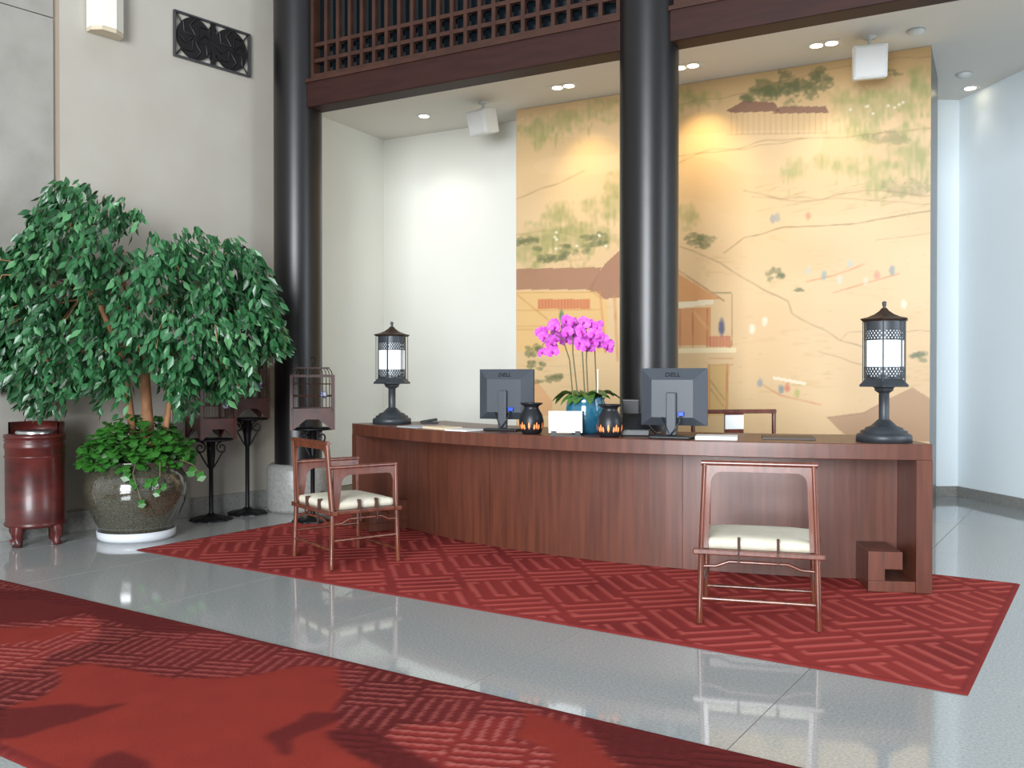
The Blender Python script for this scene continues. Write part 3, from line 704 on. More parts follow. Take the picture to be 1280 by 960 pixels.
# ------------------------------------------------------------------ lantern lamps on the desk
def lantern(loc, rz, label, cold):
    t = thing('lantern_lamp', loc, rz, label, 'lamp', 'lantern lamps on the desk'); H = 0.76
    MB().lathe([(0, 0), (0.15, 0), (0.15, 0.035), (0.142, 0.045), (0.128, 0.047), (0.126, 0.062), (0.105, 0.068), (0.10, 0.08), (0.07, 0.09), (0.05, 0.11), (0.034, 0.125)], 32).build('base', 'dark_metal', t)
    MB().lathe([(0.034, 0.12), (0.028, 0.13), (0.028, 0.285), (0.034, 0.29)], 24).build('stem', 'dark_metal', t)
    MB().lathe([(0.03, 0.275), (0.055, 0.29), (0.058, 0.305), (0.075, 0.315), (0.13, 0.318), (0.145, 0.312), (0.147, 0.322), (0.122, 0.345), (0.112, 0.355), (0.112, 0.38)], 6, smooth=False).build('tray', 'dark_metal', t)
    r = 0.108
    # pierced bands: rings of small openings
    for z0, z1 in ((0.36, 0.425), (0.575, 0.64)):
        mb = MB(); n = 36
        mb.lathe([(r, z0), (r, z0 + 0.006)], n); mb.lathe([(r, z1 - 0.006), (r, z1)], n)
        rows = 4; dz = (z1 - z0 - 0.012) / rows
        for q in range(rows):
            for k in range(n):
                a = 2 * math.pi * (k + 0.5 * (q % 2)) / n; da = 2 * math.pi / n * 0.34
                za, zb = z0 + 0.006 + q * dz, z0 + 0.006 + (q + 1) * dz
                mb.add([(r * math.cos(a - da), r * math.sin(a - da), za), (r * math.cos(a + da), r * math.sin(a + da), za), (r * math.cos(a + da), r * math.sin(a + da), zb), (r * math.cos(a - da), r * math.sin(a - da), zb)], [(0, 1, 2, 3)])
            mb.lathe([(r, z0 + 0.006 + q * dz - 0.002), (r, z0 + 0.006 + q * dz + 0.002)], n)
        o = mb.build('pierced_band', 'dark_metal', t, fix=False)
    MB().lathe([(r, 0.64), (r + 0.001, 0.685)], 36).build('collar', 'dark_metal', t)
    # glass panes in quarters, with thin corner rods
    for k in range(6):
        a0 = 2 * math.pi * k / 6 + 0.03; a1 = 2 * math.pi * (k + 1) / 6 - 0.03
        MB().lathe([(r - 0.008, 0.37), (r - 0.008, 0.63)], 6, a0=a0, a1=a1).build('glass_pane', 'lamp_glass', t)
    for k in range(6):
        a = 2 * math.pi * k / 6
        MB().tube([(r * math.cos(a), r * math.sin(a), 0.345), (r * math.cos(a), r * math.sin(a), 0.69)], 0.004, 6).build('rod', 'dark_metal', t)
        MB().tube([(0.126 * math.cos(a), 0.126 * math.sin(a), 0.34), (0.126 * math.cos(a), 0.126 * math.sin(a), 0.692)], 0.0028, 6).build('outer_rod', 'dark_metal', t)
    rf = MB().lathe([(0.0, 0.684), (0.128, 0.682), (0.142, 0.692), (0.14, 0.697), (0.10, 0.706), (0.06, 0.722), (0.03, 0.742), (0.016, 0.758), (0.0, 0.76)], 6, smooth=False).build('roof', 'roof_metal', t)
    MB().lathe([(0.012, 0.755), (0.007, 0.768), (0.012, 0.775), (0.010, 0.782), (0.014, 0.79), (0.006, 0.797), (0, 0.798)], 12).build('finial', 'dark_metal', rf)
    return t
l1, _ = on_desk(1105, 0.19); l2, s2_ = on_desk(490, 0.24)
lantern(l1, R(5), 'dark metal lantern lamp with white glass on the desk in front of the mural', True)
lantern(l2, R(20), 'dark metal lantern lamp with white glass in front of the white wall', True)

# ------------------------------------------------------------------ things on the desk
def monitor(px, n, rot, label, w=0.40, h=0.345, zb=0.075):
    p, s = on_desk(px, n); tn = desk_tan(s)
    a = math.atan2(-p.x, -(-p.y)) if False else 0
    toc = Vector((-p.x, -p.y, 0)).normalized()                     # the back faces the lobby
    ang = math.atan2(toc.y, toc.x) + math.pi / 2 - rot            # local -y is the back's normal
    t = thing('computer_monitor', p, ang, label, 'monitor', 'monitors on the desk')
    z0, z1 = zb, zb + h
    # bezel slab, tapered back shell
    MB().box(-w / 2, w / 2, 0.0, 0.022, z0, z1).build('bezel', 'plastic_black', t, 0.004)
    MB().box(-w / 2 + 0.016, w / 2 - 0.016, 0.0215, 0.023, z0 + 0.02, z1 - 0.016).build('screen', 'transom_glass', t)
    f = [(-w / 2, z0), (w / 2, z0), (w / 2, z1), (-w / 2, z1)]; k = 0.05
    g = [(-w / 2 + 0.075, z0 + 0.05), (w / 2 - 0.075, z0 + 0.05), (w / 2 - 0.075, z1 - 0.07), (-w / 2 + 0.075, z1 - 0.07)]
    sh = MB().add([(x, 0.0, z) for x, z in f] + [(x, -0.05, z) for x, z in g], [(0, 1, 5, 4), (1, 2, 6, 5), (2, 3, 7, 6), (3, 0, 4, 7), (4, 5, 6, 7)]).build('back_shell', 'plastic_grey', t)
    sa = MB().box(-0.03, 0.03, -0.085, -0.045, 0.02, z0 + 0.20).build('stand_arm', 'plastic_grey', t, 0.006)
    MB().prism([(-0.12, -0.13), (0.12, -0.13), (0.135, -0.02), (0.1, 0.08), (-0.1, 0.08), (-0.135, -0.02)], 'z', 0, 0.018).build('stand_base', 'plastic_black', t, 0.006)
    MB().box(0.04, 0.075, -0.075, -0.045, z0 + 0.058, z0 + 0.085).build('video_plug', 'blue_plug', t, 0.004)
    MB().tube([(0.055, -0.07, z0 + 0.06), (0.05, -0.09, z0 + 0.02), (0.02, -0.1, z0 - 0.03), (0.0, -0.09, 0.025)], 0.005, 6).build('cable', 'plastic_black', t)
    MB().tube([(-0.06, -0.055, z0 + 0.05), (-0.03, -0.09, z0 + 0.0), (-0.01, -0.095, 0.03)], 0.004, 6).build('cable', 'plastic_black', t)
    # raised lettering on the shell's top slope
    cu = bpy.data.curves.new('lettering', 'FONT'); cu.body = 'DELL'; cu.size = 0.042; cu.align_x = 'CENTER'; cu.extrude = 0.0015
    tx = bpy.data.objects.new('lettering', cu); COL.objects.link(tx)
    dg = bpy.context.evaluated_depsgraph_get(); me = bpy.data.meshes.new_from_object(tx.evaluated_get(dg)); bpy.data.objects.remove(tx)
    me.materials.clear(); me.materials.append(MATS['plastic_logo']); me.name = 'lettering'
    lt = bpy.data.objects.new('lettering', me); COL.objects.link(lt); lt.parent = sh
    sl = math.atan2(0.05, 0.07)
    lt.matrix_local = Matrix.Translation((0, -0.0375 + 0.0, z1 - 0.05)) @ Matrix.Rotation(math.pi / 2 - sl, 4, 'X')
    return t
monitor(633, 0.34, R(22), 'grey computer monitor seen from behind, between the magazines and the orchid')
monitor(842, 0.20, R(12), 'grey computer monitor seen from behind, in front of the black column')
def urn(px, n, label):
    p, _ = on_desk(px, n); t = thing('candle_urn', p, 0, label, 'candle holder', 'black candle urns')
    prof = [(0, 0), (0.055, 0), (0.066, 0.012), (0.078, 0.05), (0.08, 0.085), (0.07, 0.125), (0.052, 0.155), (0.046, 0.168), (0.05, 0.18), (0.07, 0.192), (0.074, 0.2), (0.066, 0.2), (0.046, 0.186), (0.04, 0.17)]
    MB().lathe(prof, 32).build('body', 'urn_black', t)
    # leaf-shaped openings showing the candle glow, arranged in fans round the belly
    for k in range(10):
        a = 2 * math.pi * k / 10 + 0.1
        for dz, da, hh in ((0.03, 0, 0.05), (0.028, 0.2, 0.038), (0.028, -0.2, 0.038)):
            if k % 2 and da: continue
            rr = 0.0805; c = Vector((rr * math.cos(a + da), rr * math.sin(a + da), 0))
            tan = Vector((-math.sin(a + da), math.cos(a + da), 0)); pts = []
            for q, (ww, zz_) in enumerate(((0, 0), (0.007, 0.35), (0.005, 0.75), (0, 1.0), (-0.005, 0.75), (-0.007, 0.35))):
                z = dz + hh * zz_; r2 = np.interp(z, [x[1] for x in prof[1:9]], [x[0] for x in prof[1:9]]) + 0.0012
                v = Vector((math.cos(a + da) * r2, math.sin(a + da) * r2, z)) + tan * ww; pts.append(v)
            MB().add(pts, [(0, 1, 2, 3, 4, 5)]).build('glowing_cutout', 'candle_glow', t)
    return t
urn(664, 0.13, 'black urn-shaped candle holder beside the monitor and left of the white card')
urn(762, 0.12, 'black urn-shaped candle holder in front of the blue orchid pot')
# blank white card in a stand
p, s = on_desk(707, 0.07); tn = desk_tan(s); tc_ = Vector((-p.x, -p.y, 0))
t = thing('card_sign', p, math.atan2(tc_.y, tc_.x) + math.pi / 2 + R(2), 'blank white card in a black stand in front of the orchid pot', 'sign')
Mt = Matrix.Rotation(R(-10), 4, 'X')
MB().box(-0.105, 0.105, -0.004, 0.004, 0.018, 0.155, Mt).build('card', 'paper', t)
MB().box(-0.095, 0.095, -0.03, 0.03, 0.0, 0.01).box(-0.09, -0.06, -0.02, 0.012, 0, 0.03).box(0.06, 0.09, -0.02, 0.012, 0, 0.03).build('stand', 'plastic_black', t)
# blue pot and orchid
p, s = on_desk(732, 0.34); pot_top = 0.235
t = thing('flower_pot', p, 0, 'blue glazed ceramic pot holding the purple orchid', 'pot')
MB().lathe([(0, 0), (0.085, 0), (0.1, 0.02), (0.125, 0.09), (0.132, 0.15), (0.125, 0.2), (0.118, 0.215), (0.126, pot_top), (0.116, pot_top), (0.108, 0.21), (0, 0.205)], 36).build('body', 'blue_glaze', t)
MB().lathe([(0, 0.215), (0.112, 0.207)], 24).build('potting_moss', 'soil', t)
orch = thing('orchid', p + Vector((0, 0, 0.205)), 0, 'purple moth orchid with arching flower sprays in the blue pot on the desk', 'flower')
yO = p.y
def OP(px, py, dy=0): return PY(px, py, yO + dy) - orch.location
rng = random.Random(5)
stem_paths = [[(716, 494), (712, 450), (704, 425), (690, 415), (678, 432)], [(722, 494), (716, 440), (716, 415), (706, 405), (694, 425)], [(731, 494), (728, 440), (730, 410), (722, 402), (712, 412)],
              [(735, 494), (733, 450), (734, 415), (742, 404), (750, 420)], [(746, 494), (744, 450), (743, 425), (750, 410), (760, 430)]]
for i, path in enumerate(stem_paths):
    dy = (i - 2) * 0.03
    MB().tube([OP(x, y, dy * (1 + 0.5 * k)) for k, (x, y) in enumerate(path)], [0.005, 0.0045, 0.004, 0.003, 0.002], 6).build('flower_stem', 'stem_green', orch)
MB().box(-0.004, 0.004, -0.004, 0.004, -0.0, 0.2, Matrix.Translation(OP(747, 500))).build('support_stick', 'stake', orch)
fm = MB()      # one moth-orchid bloom facing -y
for k, (a, L, wd) in enumerate(((90, 0.04, 0.02), (210, 0.038, 0.018), (330, 0.038, 0.018), (165, 0.046, 0.034), (15, 0.046, 0.034))):
    a = R(a); d = Vector((math.cos(a), 0, math.sin(a))); q = Vector((-math.sin(a), 0, math.cos(a))); yy = -0.002 * (k > 2)
    fm.add([Vector((0, yy, 0)), d * L * 0.45 + q * wd * 0.8 + Vector((0, yy - 0.003, 0)), d * L * 0.85 + q * wd * 0.7 + Vector((0, yy + 0.002, 0)), d * L + Vector((0, yy + 0.006, 0)), d * L * 0.85 - q * wd * 0.7 + Vector((0, yy + 0.002, 0)), d * L * 0.45 - q * wd * 0.8 + Vector((0, yy - 0.003, 0)), d * L * 0.5 + Vector((0, yy - 0.007, 0))],
           [(0, 1, 6), (1, 2, 6), (2, 3, 6), (3, 4, 6), (4, 5, 6), (5, 0, 6)], True)
fl0 = None
spots = []
for cx, cy, n, sx, sy in ((690, 416, 9, 14, 10), (683, 434, 5, 8, 8), (720, 408, 9, 12, 8), (716, 422, 6, 10, 8), (738, 410, 8, 12, 8), (732, 428, 6, 10, 7), (750, 424, 7, 8, 9), (762, 428, 3, 5, 8)):
    for q in range(n): spots.append((cx + rng.uniform(-sx, sx), cy + rng.uniform(-sy, sy), rng.uniform(-0.11, 0.09)))
for q, (x, y, dy) in enumerate(spots):
    if fl0 is None:
        fl0 = fm.build('flower', 'petal', orch, fix=False); lip = MB().lathe([(0, -0.012), (0.007, -0.008), (0.009, 0), (0.005, 0.006), (0, 0.008)], 8).build('lip', 'petal_lip', fl0); lip.rotation_euler = (R(70), 0, 0); lip.location = (0, -0.008, -0.004); o = fl0
    else:
        o = copy_obj(fl0, orch); copy_obj(lip, o)
    o.location = OP(x, y, dy); o.rotation_euler = (R(rng.uniform(-25, 35)), R(rng.uniform(-40, 40)), R(rng.uniform(-50, 50))); k = rng.uniform(0.85, 1.12); o.scale = (k, k, k)
def strap_leaf(mb, base, d, L, wd, droop, n=7):
    d = Vector(d).normalized(); q = Vector((-d.y, d.x, 0)).normalized(); vs = []; fs = []
    for i in range(n + 1):
        s = i / n; z = 1.0 * L * (s - droop * s * s); w2 = wd * math.sin(math.pi * min(1, 0.12 + 0.88 * s)) ** 0.7 + 0.003
        c = Vector(base) + d * L * s * 0.9 + Vector((0, 0, z)); vs += [c - q * w2, c - Vector((0, 0, w2 * 0.35)), c + q * w2]
        if i: k = i * 3; fs += [(k - 3, k - 2, k + 1, k), (k - 2, k - 1, k + 2, k + 1)]
    mb.add(vs, fs, True)
for k in range(13):
    a = 2 * math.pi * k / 13 + rng.uniform(-0.15, 0.15); mb = MB(); L = rng.uniform(0.2, 0.29)
    if math.sin(a) < -0.3: L *= 0.75
    strap_leaf(mb, (0.03 * math.cos(a), 0.03 * math.sin(a), 0.015), (math.cos(a), math.sin(a), 0), L, 0.044, rng.uniform(0.9, 1.35)); mb.build('strap_leaf', 'orchid_leaf', orch, fix=False)
# telephone
p, s = on_desk(794, 0.34)
t = thing('telephone', p, R(170), 'black desk telephone between the candle urn and the monitor', 'telephone'); t.scale = (1.0, 1.0, 1.35)
MB().prism([(-0.11, 0), (0.11, 0), (0.11, 0.03), (-0.03, 0.075), (-0.11, 0.1)], 'x', -0.09, 0.09).build('body', 'plastic_black', t, 0.006)
MB().box(-0.02, 0.085, -0.105, -0.085, 0.08, 0.15, Matrix.Rotation(R(-12), 4, 'X')).build('display', 'plastic_black', t, 0.004)
MB().tube([(-0.06, -0.09, 0.085), (-0.06, -0.075, 0.125), (-0.06, 0.0, 0.125), (-0.06, 0.07, 0.1), (-0.06, 0.085, 0.06)], [0.024, 0.022, 0.016, 0.022, 0.024], 10).build('handset', 'plastic_black', t)
MB().tube([(-0.08, 0.08, 0.05), (-0.13, 0.06, 0.01), (-0.15, 0.0, 0.012), (-0.12, -0.06, 0.012)], 0.006, 6).build('cord', 'plastic_black', t)
# paper things
def booklet(name, px, n, rot, w, d, h, m, label, cat, z=ZD):
    p, s = on_desk(px, n, ZD); p.z = z; tn = desk_tan(s)
    t = MB().box(-w / 2, w / 2, -d / 2, d / 2, 0, h); o = t.build(name, m, None, 0.001); o.location = p; o.rotation_euler = (0, 0, math.atan2(tn.y, tn.x) + R(rot)); tag(o, label, cat)
    return o
booklet('magazine', 521, 0.14, 4, 0.23, 0.19, 0.008, 'paper_grey', 'pale grey magazine lying at the foot of the lantern lamp on the desk end', 'magazine')
booklet('envelope', 553, 0.15, -6, 0.25, 0.17, 0.016, 'paper_cream', 'cream envelope lying on the desk beside the pale grey magazine', 'envelope')
booklet('leaflet', 580, 0.11, 3, 0.2, 0.18, 0.01, 'paper', 'white leaflet lying on the desk beside the cream envelope', 'leaflet')
booklet('paper_stack', 896, 0.2, 5, 0.24, 0.2, 0.02, 'paper', 'small stack of white papers on the desk beside the right monitor stand', 'paper')
booklet('desk_pad', 985, 0.36, 0, 0.3, 0.26, 0.012, 'leather', 'dark leather desk pad lying in front of the staff chair', 'desk pad')
p, s = on_desk(537, 0.5)
t = thing('stapler', p, R(10), 'small black stapler on the desk behind the magazines', 'stapler')
MB().box(-0.07, 0.07, -0.018, 0.018, 0, 0.012).build('base', 'plastic_black', t); MB().box(-0.07, 0.065, -0.016, 0.016, 0.012, 0.032, Matrix.Rotation(R(-9), 4, 'Y')).build('arm', 'plastic_black', t, 0.006)

# ------------------------------------------------------------------ ceiling fittings
def downlight(px, py, twin, power, aim, label, col=(1.0, 0.82, 0.55), ang=62):
    p = P(px, py, CEIL)
    t = thing('downlight', p, math.atan2(U.y, U.x), label, 'ceiling light', 'recessed bay downlights')
    offs = (-0.06, 0.06) if twin else (0,)
    if twin: MB().box(-0.145, 0.145, -0.075, 0.075, -0.006, 0.004).build('trim_plate', 'white_plastic', t, 0.003)
    else: MB().lathe([(0.05, -0.004), (0.08, -0.006), (0.085, 0.0)], 24).build('trim_ring', 'white_plastic', t)
    for x in offs: MB().lathe([(0.0, -0.0075), (0.05, -0.0075), (0.052, 0.0)], 20, c=(x, 0, 0)).build('lens', 'bulb', t)
    d = bpy.data.lights.new('downlight_beam', 'SPOT'); d.energy = power; d.color = col; d.spot_size = R(ang); d.spot_blend = 1.0; d.shadow_soft_size = 0.05
    o = bpy.data.objects.new('downlight_beam', d); COL.objects.link(o); o.parent = t
    o.location = (0, 0, -0.03)
    dirw = Vector(aim) - (p - Vector((0, 0, 0.03))); loc = Matrix.Rotation(-math.atan2(U.y, U.x), 3, 'Z') @ dirw
    o.rotation_euler = loc.to_track_quat('-Z', 'Y').to_euler()
def mural_pt(px, z): q = line_at_px(ML, U, px); q.z = z; return q
def wall_pt(px, z): q = line_at_px(WB, U, px); q.z = z; return q
downlight(530, 145, False, 14, wall_pt(560, 1.5), 'single round downlight in the bay ceiling near the white wall', (1.0, 0.96, 0.86), 95)
downlight(704, 108, True, 30, mural_pt(745, 2.7), 'twin downlight in the bay ceiling beside the left ceiling speaker', (1.0, 0.76, 0.4), 75)
downlight(858, 83, True, 48, mural_pt(882, 2.95), 'twin downlight in the bay ceiling beside the column behind the desk', (1.0, 0.74, 0.36), 75)
downlight(1030, 55, True, 26, mural_pt(1040, 1.6), 'twin downlight in the bay ceiling beside the right ceiling speaker', (1.0, 0.86, 0.62), 80)
downlight(1213, 110, False, 3, (P(1213, 110, CEIL).x - 0.2, P(1213, 110, CEIL).y - 0.2, 0), 'single round downlight in the passage ceiling beyond the mural', (1.0, 0.9, 0.75), 90)
def speaker(px, py, size, rz, tilt, label):
    p = P(px, py, CEIL); t = thing('ceiling_speaker', p, rz, label, 'speaker', 'white ceiling speakers')
    MB().lathe([(0.05, 0), (0.05, -0.015), (0.016, -0.02), (0.014, -0.09), (0.0, -0.09)], 16).build('bracket', 'white_plastic', t)
    Mr = Matrix.Translation((0, -0.01, -0.08 - size / 2)) @ Matrix.Rotation(tilt, 4, 'X')
    b = MB().box(-size / 2, size / 2, -size * 0.42, size * 0.42, -size / 2, size / 2, Mr).build('cabinet', 'white_plastic', t, 0.012)
    MB().box(-size / 2 + 0.018, size / 2 - 0.018, -size * 0.42 - 0.006, -size * 0.42 + 0.002, -size / 2 + 0.018, size / 2 - 0.018, Mr).build('grille', 'paper', b, 0.006)
speaker(1087, 46, 0.26, R(-18), R(14), 'white box speaker hung from the ceiling in front of the mural corner')
speaker(604, 128, 0.24, R(-40), R(14), 'white box speaker hung from the ceiling above the white bay wall')
for px, py, lab in ((1145, 38, 'small white smoke detector on the ceiling above the mural edge'), (1205, 92, 'small white smoke detector on the ceiling beside the passage downlight')):
    p = P(px, py, CEIL); t = thing('smoke_detector', p, 0, lab, 'smoke detector', 'ceiling smoke detectors')
    MB().lathe([(0.065, 0), (0.065, -0.015), (0.05, -0.03), (0.02, -0.038), (0, -0.038)], 24).build('body', 'white_plastic', t); MB().lathe([(0.07, 0.002), (0.07, -0.006), (0.05, -0.008)], 24).build('mount_ring', 'paper_grey', t)

# ------------------------------------------------------------------ fittings on the left wall
def lw_point(px, py):
    q = lw_px(px); return PY(px, py, q.y)
v00, v10, v01 = lw_point(216, 69), lw_point(311, 100), lw_point(217, 10)
vw = Vector((v10.x - v00.x, v10.y - v00.y, 0)).length; vh = 0.46
zc = (lw_point(264, 84).z + lw_point(264, 28).z) / 2; vh = lw_point(264, 28).z - lw_point(264, 84).z
vt = thing('wall_vent', Vector((v00.x, v00.y, zc - vh / 2)), math.atan2(LWD.y, LWD.x), 'dark carved vent panel with two round medallions on the left plaster wall', 'vent')
fw = 0.016
MB().box(0, vw, -0.03, 0, 0, fw).box(0, vw, -0.03, 0, vh - fw, vh).box(0, fw, -0.03, 0, fw, vh - fw).box(vw - fw, vw, -0.03, 0, fw, vh - fw).build('frame', 'vent_frame', vt, 0.003)
MB().box(vw / 2 - 0.02, vw / 2 + 0.02, -0.025, -0.002, fw, vh - fw).build('centre_bar', 'vent_black', vt)
for cx in (vw * 0.265, vw * 0.735):
    mb = MB(); rr = min(vh / 2 - 0.004, vw / 4 + 0.02)
    med = MB(); pts = [(cx + (vw / 4 - 0.02) * math.cos(2 * math.pi * k / 40), vh / 2 + (vh / 2 - fw + 0.0) * math.sin(2 * math.pi * k / 40)) for k in range(40)]
    m_ = med.prism(pts, 'y', -0.02, -0.004).build('medallion', 'vent_black', vt)
    rg = MB()
    for k in range(8):
        a = 2 * math.pi * k / 8; rg.tube([(cx + 0.03 * math.cos(a), -0.023, vh / 2 + 0.03 * math.sin(a)), (cx + 0.6 * (vw / 4) * math.cos(a + 0.5), -0.023, vh / 2 + 0.6 * (vh / 2) * math.sin(a + 0.5)), (cx + 0.85 * (vw / 4) * math.cos(a), -0.023, vh / 2 + 0.85 * (vh / 2) * math.sin(a))], 0.01, 6)
    rg.build('carving', 'vent_black', m_)
    for sx in (-1, 1):
        for sz in (-1, 1): MB().tube([(cx + sx * vw * 0.23, -0.014, vh / 2 + sz * (vh / 2 - 0.02)), (cx + sx * vw * 0.17, -0.014, vh / 2 + sz * vh * 0.28)], 0.006, 6).build('corner_strut', 'vent_black', vt)
s0 = lw_point(108, 38); s1 = lw_point(150, 46); sw = Vector((s1.x - s0.x, s1.y - s0.y, 0)).length
t = thing('wall_sconce', s0, math.atan2(LWD.y, LWD.x), 'white faceted wall light high on the left plaster wall above the tree', 'wall light')
sec = [(0, 0), (sw, 0), (sw * 0.92, -0.1), (sw * 0.62, -0.15), (sw * 0.2, -0.15), (0.0, -0.08)]
MB().prism(sec, 'z', 0.02, 0.55).build('shade', 'sconce_white', t); MB().prism([(x * 1.0 + (0.0), y * 0.96) for x, y in sec], 'z', -0.01, 0.02).build('bottom_plate', 'sconce_plate', t)

# ------------------------------------------------------------------ lacquered bin
p = P(45, 679, 0); br = 0.2
while lw_dist(p) < br + 0.05: p += LWN * 0.01
t = thing('ash_bin', p, R(-30), 'red-brown lacquered round bin on short feet with a metal ash tray, by the left wall', 'bin')
MB().lathe([(0, 0.13), (br - 0.02, 0.13), (br, 0.14), (br, 0.165), (br - 0.006, 0.17), (br - 0.004, 0.4), (br - 0.004, 0.68), (br, 0.685), (br + 0.002, 0.72), (br - 0.004, 0.73), (br - 0.004, 0.755), (br + 0.006, 0.765), (br + 0.004, 0.785), (br - 0.02, 0.79), (0, 0.79)], 40).build('body', 'lacquer', t)
for z in (0.15, 0.63, 0.70, 0.745): MB().lathe([(br - 0.004, z - 0.008), (br + 0.005, z), (br - 0.004, z + 0.008)], 40).build('band', 'lacquer', t)
for k in range(4):
    a = k * math.pi / 2 + 0.3; c = Vector((math.cos(a), math.sin(a), 0)); MB().tube([c * (br - 0.03) + Vector((0, 0, 0.14)), c * (br - 0.02) + Vector((0, 0, 0.08)), c * (br - 0.035) + Vector((0, 0, 0.03)), c * (br - 0.015)], [0.045, 0.038, 0.026, 0.034], 8).build('foot', 'lacquer', t)
MB().lathe([(br - 0.012, 0.785), (br - 0.012, 0.87), (br - 0.026, 0.87), (br - 0.026, 0.785)], 24, a0=R(20), a1=R(215), rot=0).build('rear_collar', 'lacquer', t)
MB().lathe([(0, 0.80), (0.10, 0.80), (0.125, 0.812), (0.13, 0.805), (0.13, 0.788)], 32).build('ash_tray', 'steel', t)

# ------------------------------------------------------------------ planter, saucer, tree
pc = P(171, 672, 0)
while lw_dist(pc) < 0.42: pc += LWN * 0.01
sc0 = thing('plant_saucer', pc, 0, 'white round saucer under the glazed planter on the floor', 'saucer'); MB().lathe([(0, 0.004), (0.25, 0.0), (0.272, 0.02), (0.276, 0.07), (0.266, 0.07), (0.255, 0.03), (0, 0.028)], 40).build('dish', 'saucer', sc0)
pt = thing('planter', pc + Vector((0, 0, 0.028)), 0, 'large round dark speckled glazed planter holding the weeping fig', 'planter')
prof = [(0, 0), (0.22, 0), (0.235, 0.02), (0.29, 0.12), (0.345, 0.24), (0.365, 0.34), (0.355, 0.42), (0.32, 0.48), (0.285, 0.51), (0.285, 0.525), (0.315, 0.545), (0.31, 0.555), (0.285, 0.55), (0.27, 0.52), (0.27, 0.47)]
MB().lathe(prof, 48).build('pot', 'pot_glaze', pt); MB().lathe([(0, 0.5), (0.274, 0.49)], 32).build('soil', 'soil', pt)
soilz = 0.52
fig = thing('weeping_fig', pc + Vector((0, 0, soilz)), 0, 'big weeping fig tree with drooping green foliage growing from the speckled planter', 'tree')
rngT = np.random.RandomState(21)
up_x = [-25, 0, 20, 50, 80, 110, 150, 178, 192, 205, 240, 290, 312, 326, 340]; up_y = [345, 325, 292, 268, 220, 226, 238, 262, 285, 284, 282, 296, 312, 334, 420]
lo_x = [-25, 0, 30, 62, 90, 108, 130, 152, 168, 182, 200, 216, 245, 268, 292, 318, 340]; lo_y = [450, 476, 492, 532, 516, 486, 496, 522, 492, 462, 480, 528, 486, 505, 486, 452, 435]
leafM = []       # (position, direction, side, length)
clusters = []
for k in range(640):
    while True:
        x = rngT.uniform(-22, 338); u_, l_ = np.interp(x, up_x, up_y), np.interp(x, lo_x, lo_y)
        y = rngT.uniform(u_ + 4, l_ - 12)
        gap = ((x - 165) / 40) ** 2 + ((y - 292) / 20) ** 2 < 1
        gap |= ((x - 196) / 16) ** 2 + ((y - 345) / 12) ** 2 < 1
        if not gap or rngT.rand() < 0.08: break
    ex_, ey_ = (x - 165) / 185, (y - 375) / 165
    dmax = 0.62 * math.sqrt(max(0.06, 1 - min(1, ex_ * ex_ + ey_ * ey_)))
    Yc = pc.y - 0.22 + rngT.uniform(-1, 1) * dmax
    c = PY(x, y, Yc)
    d = lw_dist(c)
    if d < 0.08: c += LWN * (0.08 - d + rngT.rand() * 0.1); c = PY(x, y, c.y) if lw_dist(PY(x, y, c.y)) > 0.06 else c
    clusters.append((c, x, y))
for c, x, y in clusters:
    # each drooping twig carries a row of hanging leaves
    out = Vector((c.x - pc.x, (c.y - pc.y) * 0.8, 0)); out = out.normalized() if out.length > 0.05 else Vector((1, 0, 0))
    out = (out + Vector((rngT.uniform(-.6, .6), rngT.uniform(-.6, .6), 0))).normalized()
    L = rngT.uniform(0.14, 0.30); n = rngT.randint(12, 20)
    lo = np.interp(x, lo_x, lo_y)
    L = min(L, max(0.1, (lo - y) / F * c.y))
    for i in range(n):
        s = i / (n - 1.0)
        p = c + out * (0.13 * s) + Vector((0, 0, 0.05 * math.sin(s * 2.2) - L * s * s)) + Vector((rngT.normal(0, 0.02), rngT.normal(0, 0.02), rngT.normal(0, 0.015)))
        if lw_dist(p) < 0.03: p += LWN * (0.04 - lw_dist(p))
        side = Vector((rngT.uniform(-1, 1), rngT.uniform(-1, 1), 0)).normalized()
        d = (out * rngT.uniform(0.1, 0.7) + side * 0.55 + Vector((0, 0, -rngT.uniform(0.5, 1.3)))).normalized()
        leafM.append((p, d, side.cross(d).normalized(), rngT.uniform(0.065, 0.105)))
def leaf_verts(L):
    return [(0, 0, 0), (0.16 * L, 0.27 * L, 0.02 * L), (0.21 * L, 0.5 * L, 0.0), (0, L, -0.10 * L), (-0.21 * L, 0.5 * L, 0.0), (-0.16 * L, 0.27 * L, 0.02 * L), (0, 0.5 * L, -0.05 * L)]
leaf_faces = [(0, 1, 6), (1, 2, 6), (2, 3, 6), (3, 4, 6), (4, 5, 6), (5, 0, 6)]
def leaf_matrix(p, d, n, origin):
    x = d.cross(n).normalized(); z = x.cross(d).normalized(); return Matrix(((x.x, d.x, z.x, p.x - origin.x), (x.y, d.y, z.y, p.y - origin.y), (x.z, d.z, z.z, p.z - origin.z), (0, 0, 0, 1)))
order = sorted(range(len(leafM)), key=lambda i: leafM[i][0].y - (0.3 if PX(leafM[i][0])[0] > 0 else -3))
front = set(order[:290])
proto = None; vs = []; fs = []; tint = []
G0, G1, G2 = np.array(lin((28, 70, 38))), np.array(lin((46, 98, 56))), np.array(lin((78, 128, 82)))
